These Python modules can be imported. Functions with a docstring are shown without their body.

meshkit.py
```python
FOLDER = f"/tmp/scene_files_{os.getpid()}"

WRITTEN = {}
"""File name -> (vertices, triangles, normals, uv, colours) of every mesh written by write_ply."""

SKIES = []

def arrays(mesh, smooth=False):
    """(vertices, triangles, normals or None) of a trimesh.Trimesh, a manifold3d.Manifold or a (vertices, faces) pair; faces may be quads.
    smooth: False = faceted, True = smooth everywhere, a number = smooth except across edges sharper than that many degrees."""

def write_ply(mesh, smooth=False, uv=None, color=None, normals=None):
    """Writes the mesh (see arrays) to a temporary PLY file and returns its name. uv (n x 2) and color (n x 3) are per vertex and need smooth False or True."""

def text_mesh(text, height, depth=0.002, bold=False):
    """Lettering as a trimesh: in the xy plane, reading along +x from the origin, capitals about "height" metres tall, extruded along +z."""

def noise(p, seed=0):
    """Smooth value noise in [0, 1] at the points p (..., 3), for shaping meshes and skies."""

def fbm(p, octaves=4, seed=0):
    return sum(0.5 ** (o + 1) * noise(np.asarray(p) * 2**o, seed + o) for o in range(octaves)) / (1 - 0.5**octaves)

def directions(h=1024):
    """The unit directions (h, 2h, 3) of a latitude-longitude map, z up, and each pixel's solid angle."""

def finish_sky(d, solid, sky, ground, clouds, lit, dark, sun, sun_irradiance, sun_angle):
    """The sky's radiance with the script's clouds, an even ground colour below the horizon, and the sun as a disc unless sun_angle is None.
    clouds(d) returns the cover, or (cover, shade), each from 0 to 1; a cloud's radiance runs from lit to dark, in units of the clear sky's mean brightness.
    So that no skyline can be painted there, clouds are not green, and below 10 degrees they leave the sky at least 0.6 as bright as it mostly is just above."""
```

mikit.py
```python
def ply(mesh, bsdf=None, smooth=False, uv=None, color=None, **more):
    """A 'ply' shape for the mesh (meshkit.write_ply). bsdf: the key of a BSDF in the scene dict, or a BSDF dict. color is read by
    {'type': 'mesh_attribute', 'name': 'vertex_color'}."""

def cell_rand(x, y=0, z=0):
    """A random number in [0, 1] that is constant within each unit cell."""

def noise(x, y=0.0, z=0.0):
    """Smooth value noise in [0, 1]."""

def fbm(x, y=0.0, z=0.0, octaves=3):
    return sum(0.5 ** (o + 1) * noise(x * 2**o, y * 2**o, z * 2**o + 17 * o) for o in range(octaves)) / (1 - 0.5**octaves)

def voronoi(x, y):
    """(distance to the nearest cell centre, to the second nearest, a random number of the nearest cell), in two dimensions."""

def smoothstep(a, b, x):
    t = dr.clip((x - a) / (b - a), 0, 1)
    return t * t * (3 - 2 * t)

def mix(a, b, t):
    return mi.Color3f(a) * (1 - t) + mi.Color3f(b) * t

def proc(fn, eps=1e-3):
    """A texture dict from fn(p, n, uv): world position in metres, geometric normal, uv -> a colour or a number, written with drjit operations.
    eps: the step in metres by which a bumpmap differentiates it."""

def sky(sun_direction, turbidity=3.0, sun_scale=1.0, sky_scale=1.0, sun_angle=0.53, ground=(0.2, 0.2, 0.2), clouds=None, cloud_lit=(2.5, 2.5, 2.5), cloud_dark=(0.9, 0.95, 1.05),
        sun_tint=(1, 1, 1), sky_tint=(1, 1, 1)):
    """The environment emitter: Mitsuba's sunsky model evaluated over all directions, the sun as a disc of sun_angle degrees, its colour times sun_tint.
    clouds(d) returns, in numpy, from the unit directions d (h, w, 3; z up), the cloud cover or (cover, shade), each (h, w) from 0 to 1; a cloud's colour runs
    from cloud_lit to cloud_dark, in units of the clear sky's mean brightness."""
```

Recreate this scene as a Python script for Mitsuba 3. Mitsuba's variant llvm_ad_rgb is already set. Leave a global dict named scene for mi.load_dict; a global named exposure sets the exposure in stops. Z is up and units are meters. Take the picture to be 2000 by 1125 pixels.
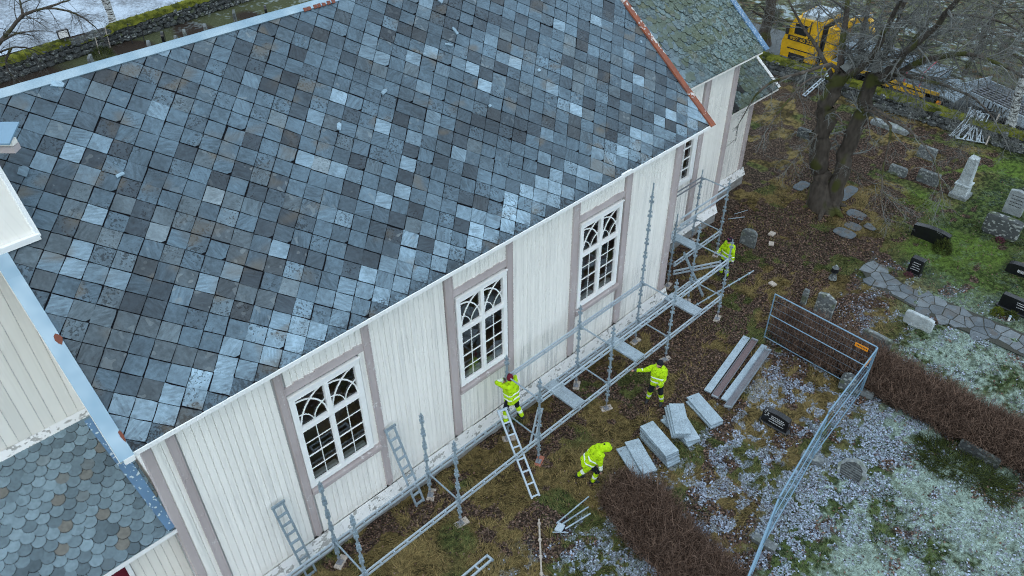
# A white timber church with a slate roof, scaffolding going up along it, and the churchyard around it, seen from the air.
import math, random
import numpy as np, trimesh, manifold3d, shapely
import drjit as dr, mitsuba as mi, mikit, meshkit
from shapely.geometry import Polygon, box as sbox

T = mi.ScalarTransform4f
CAM = np.array([0.0, 0.0, 18.35])
YAW, PITCH, ROLL, FOC = 0.804656, 0.67197, -0.0109503, 1537.65
fw = np.array([math.cos(YAW) * math.cos(PITCH), math.sin(YAW) * math.cos(PITCH), -math.sin(PITCH)])
r0 = np.array([math.sin(YAW), -math.cos(YAW), 0.0])
u0 = np.cross(r0, fw)
rgt = math.cos(ROLL) * r0 + math.sin(ROLL) * u0
up = np.cross(rgt, fw)
scene, labels = {}, {}
scene['camera'] = {'type': 'perspective', 'fov': math.degrees(2 * math.atan(1000 / FOC)), 'fov_axis': 'x', 'near_clip': 0.1, 'far_clip': 1000.0,
                   'to_world': T().look_at(origin=CAM.tolist(), target=(CAM + fw).tolist(), up=up.tolist())}
scene['sky'] = mikit.sky((-0.55, -0.45, 0.7), turbidity=4, sun_scale=0.06, sun_angle=30, clouds=lambda d: 1.0,
                         cloud_lit=(2.2, 2.62, 3.05), cloud_dark=(1, 1, 1), ground=(0.08, 0.09, 0.09))
exposure = 2.28

RNG = random.Random(11)
R = RNG.random
U = RNG.uniform
def A(*x): return np.array(x, float)
def lerp(a, b, t): return a + (b - a) * t
def sstep(a, b, x):
    t = np.clip((x - a) / (b - a), 0, 1)
    return t * t * (3 - 2 * t)
def NN(x, y, z=0.0):                       # the same values as mikit.noise, for placing pieces where the material changes
    return meshkit.noise(np.stack(np.broadcast_arrays(np.asarray(x, float), y, z), -1) + 1000000)
def rotz(a):
    c, s = math.cos(a), math.sin(a)
    return A([c, -s, 0], [s, c, 0], [0, 0, 1])
def frame_to(d, ref=(0, 0, 1)):
    d = A(*d) / np.linalg.norm(d)
    a = np.cross(ref, d)
    if np.linalg.norm(a) < 1e-3: a = np.cross((1, 0, 0), d)
    a /= np.linalg.norm(a)
    return np.stack([d, a, np.cross(d, a)], 1)      # columns: along, side, up
def px_size(p):                                       # (pixels per metre at p, whether p is in the frame)
    c = A(*p) - CAM
    z = c @ fw
    if z < 0.1: return 0.0, False
    x, y = FOC * (c @ rgt) / z, FOC * (c @ up) / z
    return FOC / z, abs(x) < 1010 and abs(y) < 575

# ---------------------------------------------------------------- materials
def F(v): return mi.Float(v)
def C(r, g, b): return mi.Color3f(r, g, b)
nz, fb, vor, ss, mix = mikit.noise, mikit.fbm, mikit.voronoi, mikit.smoothstep, mikit.mix
def mat(name, col, rough=0.6, both=True, spec=0.5, bump=None, **kw):
    b = {'type': 'principled', 'base_color': mikit.proc(col) if callable(col) else {'type': 'rgb', 'value': list(col)}, 'roughness': rough, 'specular': spec, **kw}
    if bump: b = {'type': 'bumpmap', 'arbitrary': mikit.proc(bump[0], eps=bump[1]), 'scale': 1.0, 'bsdf': b}
    if both: b = {'type': 'twosided', 'bsdf': b}
    scene[name] = b
def slate_col(p, n, uv):
    t, h = uv.x, uv.y
    a = h * 40.0
    s = (p.y + p.z) * 0.72
    q1, q2 = p.x * dr.cos(a) + s * dr.sin(a), s * dr.cos(a) - p.x * dr.sin(a)
    stri = ss(0.45, 0.65, dr.abs(h * 11 - dr.floor(h * 11)))
    g = fb(q1 * 7 + h * 90, q2 * 30, 0.0) * (0.25 + 0.6 * stri) + fb(q1 * 13, q2 * 15, h * 50) * (0.75 - 0.6 * stri)
    g2 = nz(q1 * 2.6 + h * 31, q2 * 2.6, h * 17)
    sp = nz(p.x * 27, s * 27, 0.0) * 0.6 + nz(p.x * 58, s * 58, 4.0) * 0.4
    c = mix((0.034, 0.046, 0.058), (0.103, 0.165, 0.213), ss(0.0, 0.55, t))
    c = mix(c, (0.30, 0.435, 0.53), ss(0.55, 1.0, t))
    c = mix(c, c * C(1.14, 0.99, 0.90), ss(0.5, 0.15, dr.abs(h - 0.2) * 5))
    c = c * (0.44 + 0.86 * g + 0.45 * (g2 - 0.5))
    rough = ss(0.35, 0.75, dr.abs(h * 7 - dr.floor(h * 7)))
    c = c * (1 - 0.68 * ss(0.55, 0.70, sp) * ss(0.30, 0.6, g2) * (0.25 + 0.75 * rough)) * (0.82 + 0.36 * sp)
    c = c * (1 - 0.6 * ss(7.20, 6.99, p.z) * ss(0.40, 0.62, sp * 0.6 + g2 * 0.4))
    c = c * (0.80 + 0.40 * nz(p.x * 1.7, s * 0.22, 21.0)) * (0.86 + 0.28 * nz(p.x * 0.35, s * 0.5, 22.0))
    c = mix(c, (0.25, 0.29, 0.30), 0.45 * ss(0.80, 0.86, nz(p.x * 9 + h * 5, s * 9, 3.0)) * ss(0.5, 0.7, nz(h * 77, 1.5, 0.5)))
    return mix(c, (0.13, 0.10, 0.06), 0.5 * ss(0.62, 0.85, nz(p.x * 1.3, s * 2.2, 8.0)) * ss(0.4, 0.8, g2))
mat('slate', slate_col, 0.5, spec=0.4, bump=(lambda p, n, uv: 0.004 * fb(p.x * 22 + uv.y * 20, (p.y + p.z) * 22, 0.0), 2e-3))
def scale_col(p, n, uv):
    t, h = uv.x, uv.y
    g = fb(p.x * 20, (p.y + p.z) * 14, h * 40)
    c = mix((0.055, 0.08, 0.095), (0.22, 0.31, 0.36), t)
    c = mix(c, (0.155, 0.155, 0.14), ss(0.86, 0.97, h))
    c = c * (0.7 + 0.6 * g)
    moss = ss(20.3, 24.0, p.x + 2.0 * (nz(p.x * 0.8, (p.y + p.z) * 0.8, 6.0) - 0.5))
    lich = nz(p.x * 14, (p.y + p.z) * 14, 2.0) * 0.55 + nz(p.x * 34, (p.y + p.z) * 34, 5.0) * 0.45
    c = c * mix((1, 1, 1), (0.62, 0.72, 0.62), moss)
    c = mix(c, (0.20, 0.25, 0.235), moss * 0.75 * ss(0.52, 0.66, lich))
    c = mix(c, (0.035, 0.045, 0.03), moss * 0.8 * ss(0.44, 0.30, lich))
    c = mix(c, (0.075, 0.095, 0.04), 0.6 * ss(0.6, 0.75, nz(p.x * 2.1 + h * 3, (p.y + p.z) * 2.4, 9.0)) * ss(20.0, 20.6, p.x))
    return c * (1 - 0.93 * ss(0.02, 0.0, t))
mat('scale_slate', scale_col, 0.55, spec=0.35)
mat('underlay', (0.012, 0.014, 0.018), 0.9, spec=0.1)
def paint(base, grey):
    def f(p, n, uv):
        st = nz(p.x * 15 + p.y * 15, p.z * 0.55, 1.0) * 0.5 + nz(p.x * 46 + p.y * 46, p.z * 1.7, 4.0) * 0.5
        big = nz(p.x * 0.42, p.y * 0.4, p.z * 0.55)
        low = ss(4.6, 1.2, p.z) * ss(7.0, 11.5, p.x)
        w = ss(0.42, 0.74, st) * (0.10 + 0.40 * ss(0.4, 0.75, big) + 0.75 * low)
        c = mix(base, grey, dr.minimum(w, 1.0) * 0.5)
        return c * (0.93 + 0.1 * uv.x + 0.03 * uv.y)
    return f
mat('white_paint', paint((0.885, 0.87, 0.82), (0.43, 0.45, 0.45)), 0.5, spec=0.3)
mat('cream_paint', paint((0.86, 0.83, 0.76), (0.6, 0.57, 0.52)), 0.5, spec=0.3)
def flaky(p, n, uv):
    k = nz(p.x * 7, p.y * 9, p.z * 9) * 0.6 + nz(p.x * 26, p.y * 26, p.z * 26) * 0.4
    return mix((0.82, 0.83, 0.82), (0.40, 0.40, 0.38), ss(0.56, 0.68, k)) * (0.9 + 0.15 * uv.x)
mat('flaking_paint', flaky, 0.6, spec=0.3)
def mauve(p, n, uv):
    k = nz(p.x * 9, p.y * 9, p.z * 5) * 0.55 + nz(p.x * 40, p.y * 40, p.z * 22) * 0.45
    c = mix((0.42, 0.365, 0.36), (0.51, 0.455, 0.45), nz(p.x * 3, p.y * 3, p.z * 0.8))
    return mix(c, (0.66, 0.66, 0.66), ss(0.66, 0.74, k) * ss(0.3, 0.8, nz(p.x * 0.9, 1.0, p.z * 0.9)) * uv.x)
mat('mauve_paint', mauve, 0.55, spec=0.3)
mat('window_white', (0.86, 0.87, 0.86), 0.4)
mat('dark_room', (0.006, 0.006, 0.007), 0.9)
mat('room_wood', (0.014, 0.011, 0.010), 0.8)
mat('room_rail', (0.13, 0.15, 0.15), 0.8)
mat('joint_grey', (0.46, 0.46, 0.45), 0.9)
scene['pane_glass'] = {'type': 'thindielectric', 'int_ior': 1.5}
def zinc(p, n, uv):
    k = fb(p.x * 1.6, p.y * 1.6, p.z * 1.6)
    c = mix((0.24, 0.37, 0.46), (0.40, 0.52, 0.59), ss(0.25, 0.75, k))
    return mix(c, (0.17, 0.045, 0.022), uv.y) * (0.9 + 0.15 * uv.x)
mat('zinc', zinc, 0.42, metallic=0.15)
def rusty(p, n, uv):
    k = nz(p.x * 4, p.y * 3, p.z * 3) * 0.6 + nz(p.x * 20, p.y * 17, p.z * 17) * 0.4
    c = mix((0.17, 0.06, 0.04), (0.30, 0.085, 0.035), nz(p.x * 11, p.y * 6, p.z * 6))
    return mix(c, (0.6, 0.6, 0.58), ss(0.60, 0.66, k) * 0.8)
mat('rust', rusty, 0.7)
def blue_paint(p, n, uv):
    k = nz(p.x * 30, p.y * 22, p.z * 22)
    return mix((0.10, 0.20, 0.33), (0.5, 0.58, 0.62), ss(0.72, 0.8, k)) * (0.8 + 0.4 * nz(p.x * 3, p.y * 3, p.z * 3))
mat('blue_flashing', blue_paint, 0.45)
def stone_col(p, n, uv):
    k = fb(p.x * 6, p.y * 6, p.z * 6)
    s = nz(p.x * 33, p.y * 33, p.z * 33)
    c = C(0.05, 0.055, 0.055) + (uv.x * 0.22 + 0.22 * ss(0.72, 0.92, uv.x)) * C(0.88, 1.0, 1.04)
    c = c * (0.62 + 0.75 * k) * (0.82 + 0.36 * s)
    c = mix(c, (0.42, 0.46, 0.44), 0.7 * ss(0.62, 0.72, nz(p.x * 13, p.y * 13, p.z * 13)) * uv.y)
    return mix(c, (0.09, 0.12, 0.025), ss(0.6, 0.8, nz(p.x * 4, p.y * 4, p.z * 4 + 7)) * 0.45 * uv.y)
mat('stone', stone_col, 0.8, spec=0.25)
mat('black_granite', lambda p, n, uv: C(0.011, 0.012, 0.014) * (0.7 + 0.6 * nz(p.x * 50, p.y * 50, p.z * 50)), 0.22)
mat('pale_inscription', (0.55, 0.57, 0.58), 0.6)
mat('dark_inscription', (0.04, 0.045, 0.05), 0.7)
def concrete(p, n, uv):
    k = fb(p.x * 5, p.y * 5, p.z * 9)
    return C(0.27, 0.27, 0.26) * (0.5 + 0.85 * k)
mat('foundation_stone', concrete, 0.85, spec=0.2)
def galv(p, n, uv):
    k = fb(p.x * 7, p.y * 7, p.z * 7)
    s = nz(p.x * 45, p.y * 45, p.z * 45)
    c = mix((0.22, 0.29, 0.34), (0.39, 0.485, 0.55), uv.x) * (0.72 + 0.5 * k) * (0.78 + 0.44 * s)
    return mix(c, (0.15, 0.085, 0.08), uv.y * 0.9)
mat('galvanised', galv, 0.42, metallic=0.25)
mat('pale_steel', (0.42, 0.50, 0.56), 0.4, metallic=0.2)
mat('fence_steel', (0.20, 0.33, 0.44), 0.45, metallic=0.3)
mat('orange_plate', (0.80, 0.28, 0.01), 0.5)
mat('base_wood', lambda p, n, uv: mix((0.34, 0.29, 0.24), (0.5, 0.45, 0.40), nz(p.x * 30, p.y * 9, 0.0)), 0.8)
mat('brick_red', (0.36, 0.13, 0.085), 0.8)
mat('hi_vis', lambda p, n, uv: C(0.50, 0.80, 0.010) * (0.62 + 0.5 * fb(p.x * 7, p.y * 7, p.z * 5)) * (1 - 0.4 * ss(0.62, 0.8, nz(p.x * 19, p.y * 19, p.z * 19))), 0.75, spec=0.2)
mat('reflective', (0.75, 0.83, 0.74), 0.35)
mat('black_cloth', (0.012, 0.014, 0.02), 0.85, spec=0.2)
mat('skin', (0.48, 0.27, 0.20), 0.6)
mat('glove', (0.06, 0.065, 0.07), 0.8)
mat('maroon_knit', (0.13, 0.018, 0.03), 0.9, spec=0.1)
mat('pink_plastic', (0.32, 0.05, 0.14), 0.6)
mat('boot', (0.02, 0.022, 0.027), 0.7)
def bark(p, n, uv):
    k = fb(p.x * 9, p.y * 9, p.z * 3.2)
    c = C(0.058, 0.050, 0.042) * (0.35 + 1.3 * k) * (0.7 + 1.3 * uv.x)
    return mix(c, (0.062, 0.068, 0.02), uv.y * ss(0.52, 0.72, nz(p.x * 2.2, p.y * 2.2, p.z * 1.6)))
mat('bark', bark, 0.9, spec=0.15, bump=(lambda p, n, uv: 0.03 * fb(p.x * 10, p.y * 10, p.z * 2.6), 4e-3))
def birch(p, n, uv):
    k = nz(p.x * 5, p.y * 5, p.z * 16) * 0.6 + nz(p.x * 12, p.y * 12, p.z * 40) * 0.4
    return mix((0.50, 0.53, 0.53), (0.05, 0.048, 0.045), ss(0.52, 0.6, k))
mat('birch_bark', birch, 0.8)
mat('twig', lambda p, n, uv: mix((0.05, 0.046, 0.044), (0.22, 0.235, 0.22), uv.x), 0.9, spec=0.15)
mat('hedge_twig', lambda p, n, uv: mix((0.030, 0.0195, 0.016), (0.32, 0.215, 0.16), uv.x) * (0.75 + 0.5 * uv.y), 0.9, spec=0.15)
mat('evergreen', lambda p, n, uv: mix((0.016, 0.024, 0.012), (0.11, 0.135, 0.014), uv.x) * (0.7 + 0.6 * uv.y), 0.8, both=True, spec=0.2)
def moss(p, n, uv):
    k = fb(p.x * 3.5, p.y * 3.5, p.z * 3.5)
    return mix((0.045, 0.055, 0.012), (0.145, 0.155, 0.022), ss(0.25, 0.7, k)) * (0.6 + 0.6 * uv.x)
mat('moss', moss, 0.95, spec=0.1)
mat('truck_yellow', lambda p, n, uv: C(0.66, 0.385, 0.014) * (0.6 + 0.55 * fb(p.x * 3, p.y * 3, p.z * 3)), 0.4)
mat('truck_black', (0.02, 0.02, 0.022), 0.5)
mat('truck_glass', (0.016, 0.02, 0.024), 0.08)
mat('red_strap', (0.35, 0.03, 0.05), 0.7)
mat('tyre', (0.018, 0.018, 0.02), 0.85)
mat('purple_flower', (0.11, 0.035, 0.05), 0.9)
# ---------------------------------------------------------------- ground masks, shared by the material and by the pieces scattered on it
def masks(x, y, N, S, mx):
    """(leaf litter, frost, green, bright moss, straw) from 0 to 1; N: noise, S: smoothstep, mx: maximum."""
    w = (N(x * 0.35, y * 0.35, 3.0) - 0.5) * 4.0
    n1 = N(x * 0.95, y * 1.25, 5.0) * 0.6 + N(x * 3.1, y * 3.6, 6.0) * 0.4
    dense = S(13.5, 19.5, x + w + (y - 9) * 0.8) * S(31.5, 27.0, x + w) * S(5.6, 8.6, y + w * 0.5)
    dense = mx(dense, S(0.2, 1.0, dense * 0 + S(24.0, 26.5, x) * S(42.0, 38.0, x) * S(7.5, 11.0, y + w)) * 0.8)
    wallside = S(11.15, 11.7, y) * S(22.0, 18.0, x) * 0.55
    leaf = S(0.57, 0.66, n1 + 0.24 * dense + 0.2 * wallside - 0.07 * S(7.0, 4.0, y) - 0.10 * S(27.0, 31.0, x) * S(9.0, 6.0, y))
    f0 = S(8.6, 6.3, y + w * 0.25) * (1 - 0.62 * S(19.5, 23.0, x)) * (1 - 0.8 * S(25.0, 29.0, x))
    fn = N(x * 1.5 + y * 0.7, y * 2.7, 11.0) * 0.42 + N(x * 4.6, y * 5.6, 12.0) * 0.38 + N(x * 12.0, y * 12.0, 13.0) * 0.2
    frost = S(0.51, 0.59, fn + 0.10 * f0 - 0.06 + 0.07 * S(2.3, 3.2, y) * S(4.6, 4.1, y)) * f0 * (1 - 0.72 * S(3.3, 2.2, y))
    lawn = mx(S(4.9, 3.6, y + w * 0.12), S(25.5, 28.0, x + w * 0.3) * S(9.5, 6.5, y + w * 0.5))
    lawn = mx(lawn, S(19.8, 20.6, x) * S(6.4, 4.6, y + w * 0.3))
    green = mx(lawn, 0.75 * S(0.5, 0.64, N(x * 0.8, y * 0.8, 21.0)))
    bright = S(0.56, 0.8, N(x * 0.55, y * 0.6, 31.0)) * S(24.5, 29.0, x) * S(11.0, 8.0, y) * S(40.5, 39.0, x)
    return leaf, frost, green, bright, lawn
def ground_col(p, n, uv):
    x, y = p.x, p.y
    leaf, frost, green, bright, lawn = masks(x, y, nz, ss, dr.maximum)
    f1 = nz(x * 26, y * 26, 1.0); f2 = nz(x * 9, y * 11, 2.0); f3 = nz(x * 60, y * 60, 4.0); f4 = nz(x * 2.6, y * 2.6, 15.0)
    straw = mix((0.04, 0.032, 0.014), (0.19, 0.145, 0.06), ss(0.2, 0.85, f2 * 0.5 + f4 * 0.5))
    grass = mix((0.018, 0.029, 0.011), (0.078, 0.110, 0.034), ss(0.25, 0.8, f2 * 0.6 + f1 * 0.4))
    c = mix(straw, grass, green)
    c = mix(c, (0.10, 0.165, 0.028), bright * (0.2 + 0.8 * f2) * 0.9)
    litter = mix((0.028, 0.020, 0.017), (0.13, 0.092, 0.072), ss(0.45, 0.85, f1))
    c = mix(c, litter, leaf * 0.92)
    haze = ss(8.4, 3.0, y) * lawn * ss(29.0, 25.0, x)
    c = mix(c, C(0.235, 0.31, 0.27) * (0.5 + 1.0 * f1 * 0.5 + 0.5 * f2), haze * ss(0.36, 0.60, nz(x * 0.5, y * 0.55, 41.0) * 0.5 + nz(x * 2.4, y * 2.8, 42.0) * 0.3 + f2 * 0.2) * 0.95)
    c = mix(c, (0.36, 0.45, 0.56), frost * ss(0.38, 0.62, f1 * 0.6 + f3 * 0.4) * 0.85)
    far = ss(40.5, 42.0, x)
    ff = nz(x * 1.5, y * 1.5, 51.0) * 0.45 + nz(x * 4.6, y * 4.6, 52.0) * 0.55
    fcol = mix((0.022, 0.026, 0.014), (0.105, 0.115, 0.06), ss(0.3, 0.55, ff))
    fcol = mix(fcol, (0.26, 0.32, 0.33), ss(0.58, 0.74, ff * 0.65 + 0.35 * nz(x * 0.6, y * 0.6, 54.0)))
    fcol = mix(fcol, (0.10, 0.055, 0.03), 0.6 * ss(0.68, 0.78, nz(x * 3.1, y * 3.1, 53.0)))
    c = mix(c, fcol, far)
    north = ss(30.0, 36.0, y)
    ncol = mix((0.03, 0.023, 0.018), (0.06, 0.068, 0.035), ss(0.4, 0.65, nz(x * 0.5, y * 0.5, 61.0) + 0.02 * (x - 16)))
    ncol = mix(ncol, (0.25, 0.3, 0.31), 0.6 * ss(0.55, 0.8, nz(x * 1.3, y * 1.3, 62.0) * 0.5 + nz(x * 6.0, y * 6.0, 63.0) * 0.5) * ss(17.0, 24.0, x))
    c = mix(c, ncol, north * (1 - far))
    return c * (0.6 + 0.8 * f3)
mat('ground_mat', ground_col, 0.95, spec=0.1)
mat('leaf_brown', lambda p, n, uv: mix((0.030, 0.019, 0.016), (0.27, 0.185, 0.135), uv.x) * C(1, 0.85 + 0.2 * uv.y, 0.8 + 0.35 * uv.y), 0.75, both=True, spec=0.2)
mat('leaf_frosted', lambda p, n, uv: mix((0.045, 0.034, 0.036), (0.47, 0.55, 0.68), uv.x), 0.7, both=True, spec=0.2)
def blade(p, n, uv):
    leaf, frost, green, bright, lawn = masks(p.x, p.y, nz, ss, dr.maximum)
    c = mix((0.225, 0.165, 0.068), (0.075, 0.105, 0.032), uv.y) * (0.35 + 1.0 * uv.x)
    c = mix(c, (0.085, 0.135, 0.024), bright * 0.55)
    hz = ss(0.36, 0.60, nz(p.x * 0.5, p.y * 0.55, 41.0) * 0.5 + nz(p.x * 2.4, p.y * 2.8, 42.0) * 0.3 + 0.1)
    c = mix(c, (0.25, 0.32, 0.285), lawn * ss(8.4, 3.0, p.y) * ss(29.0, 25.0, p.x) * (0.12 + 0.8 * uv.x * hz))
    return mix(c, (0.34, 0.42, 0.50), frost * uv.x * 0.9)
mat('grass_blade', blade, 0.8, both=True, spec=0.2)
def gravel(p, n, uv):
    k = fb(p.x * 0.5, p.y * 0.35, 0.0) * 0.6 + nz(p.x * 7, p.y * 7, 0.0) * 0.25 + nz(p.x * 40, p.y * 40, 0.0) * 0.15
    c = mix((0.15, 0.17, 0.19), (0.40, 0.475, 0.55), ss(0.25, 0.7, k))
    return mix(c, C(0.12, 0.135, 0.14) * (0.5 + k), ss(34.0, 38.0, p.x))
mat('road_mat', gravel, 0.85, spec=0.2)
def flag_col(p, n, uv):
    k = fb(p.x * 6, p.y * 6, 0.0) * 0.7 + 0.3 * nz(p.x * 40, p.y * 40, 0.0)
    c = mix((0.10, 0.12, 0.135), (0.165, 0.19, 0.205), uv.x) * (0.6 + 0.75 * k)
    return mix(c, (0.12, 0.10, 0.08), 0.5 * uv.y * ss(0.55, 0.7, nz(p.x * 5, p.y * 5, 1.0)))
mat('flagstone', flag_col, 0.75, spec=0.3)
mat('joint_dirt', (0.045, 0.047, 0.038), 0.95)

# ---------------------------------------------------------------- mesh helpers
class MB:
    """Collects pieces into one mesh; every vertex carries a (tone, variation) pair as its uv."""
    def __init__(self): self.v, self.f, self.t, self.n = [], [], [], 0
    def add(self, v, f, uv=(0.5, 0.5)):
        v = np.asarray(v, float)
        f = np.asarray(f, int)
        if f.shape[1] == 4: f = np.vstack([f[:, [0, 1, 2]], f[:, [0, 2, 3]]])
        self.v.append(v); self.f.append(f + self.n)
        self.t.append(np.broadcast_to(np.asarray(uv, float), (len(v), 2))); self.n += len(v)
        return self
    def mesh(self, m, uv=(0.5, 0.5)): return self.add(m.vertices, m.faces, uv)
    def box(self, c, s, R3=None, uv=(0.5, 0.5), taper=(1, 1)):
        v = A(*[[x, y, z] for z in (-.5, .5) for x, y in ((-.5, -.5), (.5, -.5), (.5, .5), (-.5, .5))])
        v[4:, :2] *= taper
        v = v * A(*s)
        if R3 is not None: v = v @ R3.T
        return self.add(v + A(*c), [[0, 3, 2, 1], [4, 5, 6, 7], [0, 1, 5, 4], [1, 2, 6, 5], [2, 3, 7, 6], [3, 0, 4, 7]], uv)
    def bar(self, p0, p1, w, h, uv=(0.5, 0.5), ref=(0, 0, 1)):
        p0, p1 = A(*p0), A(*p1)
        return self.box((p0 + p1) / 2, (np.linalg.norm(p1 - p0), w, h), frame_to(p1 - p0, ref), uv)
    def tube(self, pts, r, sides=6, uv=(0.5, 0.5), cap=True):
        p = np.asarray(pts, float); k = len(p)
        r = np.broadcast_to(np.asarray(r, float), (k,))
        t = np.gradient(p, axis=0); t /= np.linalg.norm(t, axis=1, keepdims=True) + 1e-12
        ref = A(0.31, 0.17, 0.93) if abs(t[0] @ A(0.31, 0.17, 0.93)) < 0.9 else A(1, 0, 0)
        a = np.cross(t, ref); a /= np.linalg.norm(a, axis=1, keepdims=True) + 1e-12
        b = np.cross(t, a); g = np.arange(sides) * 2 * math.pi / sides
        v = (p[:, None] + r[:, None, None] * (np.cos(g)[None, :, None] * a[:, None] + np.sin(g)[None, :, None] * b[:, None])).reshape(-1, 3)
        i, j = np.meshgrid(np.arange(k - 1), np.arange(sides), indexing='ij')
        q = np.stack([i * sides + j, i * sides + (j + 1) % sides, (i + 1) * sides + (j + 1) % sides, (i + 1) * sides + j], -1).reshape(-1, 4)
        f = np.vstack([q[:, [0, 1, 2]], q[:, [0, 2, 3]]])
        if cap and sides > 3:
            f = np.vstack([f, [[0, s, s + 1] for s in range(1, sides - 1)], [[(k - 1) * sides, (k - 1) * sides + s + 1, (k - 1) * sides + s] for s in range(1, sides - 1)]])
        return self.add(v, f[:, ::-1], uv)
    def slab(self, poly, o, ex, ey, ez, z0, z1, uv=(0.5, 0.5)):
        """A convex polygon (n, 2) in the frame, as a plate; z1 may be one height or one for each corner."""
        poly = np.asarray(poly, float); k = len(poly)
        if np.sum(poly[:, 0] * np.roll(poly[:, 1], -1) - poly[:, 1] * np.roll(poly[:, 0], -1)) < 0:
            poly = poly[::-1]; z1 = z1[::-1] if np.ndim(z1) else z1; z0 = z0[::-1] if np.ndim(z0) else z0
        z1 = np.broadcast_to(z1, (k,)); z0 = np.broadcast_to(z0, (k,))
        o, ex, ey, ez = A(*o), A(*ex), A(*ey), A(*ez)
        P = lambda z: o + poly[:, :1] * ex + poly[:, 1:] * ey + np.asarray(z)[:, None] * ez
        top, bot = P(z1), P(z0)
        i = np.arange(k); j = (i + 1) % k
        f = [np.stack([bot_i, bot_j, top_j], 1) for bot_i, bot_j, top_j in ((i + k, j + k, j),)] + [np.stack([i + k, j, i], 1)]
        f += [np.stack([np.zeros(k - 2, int), np.arange(1, k - 1), np.arange(2, k)], 1)]
        return self.add(np.vstack([top, bot]), np.vstack(f), uv)
    def build(self, key, m, label=None, cat=None, group=None, kind=None, smooth=False, parent=None):
        v, f, t = np.vstack(self.v), np.vstack(self.f), np.vstack(self.t)
        return put(key, (v, f), m, label, cat, group, kind, smooth, parent, t)
used = {}
def numbered(key):
    n = used.get(key, 0); used[key] = n + 1
    return key if n == 0 else f'{key}_{n:03d}'
def tag(key, label=None, cat=None, group=None, kind=None):
    d = {k: x for k, x in (('label', label), ('category', cat), ('group', group), ('kind', kind)) if x}
    if d: labels[key] = d
    return key
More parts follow.
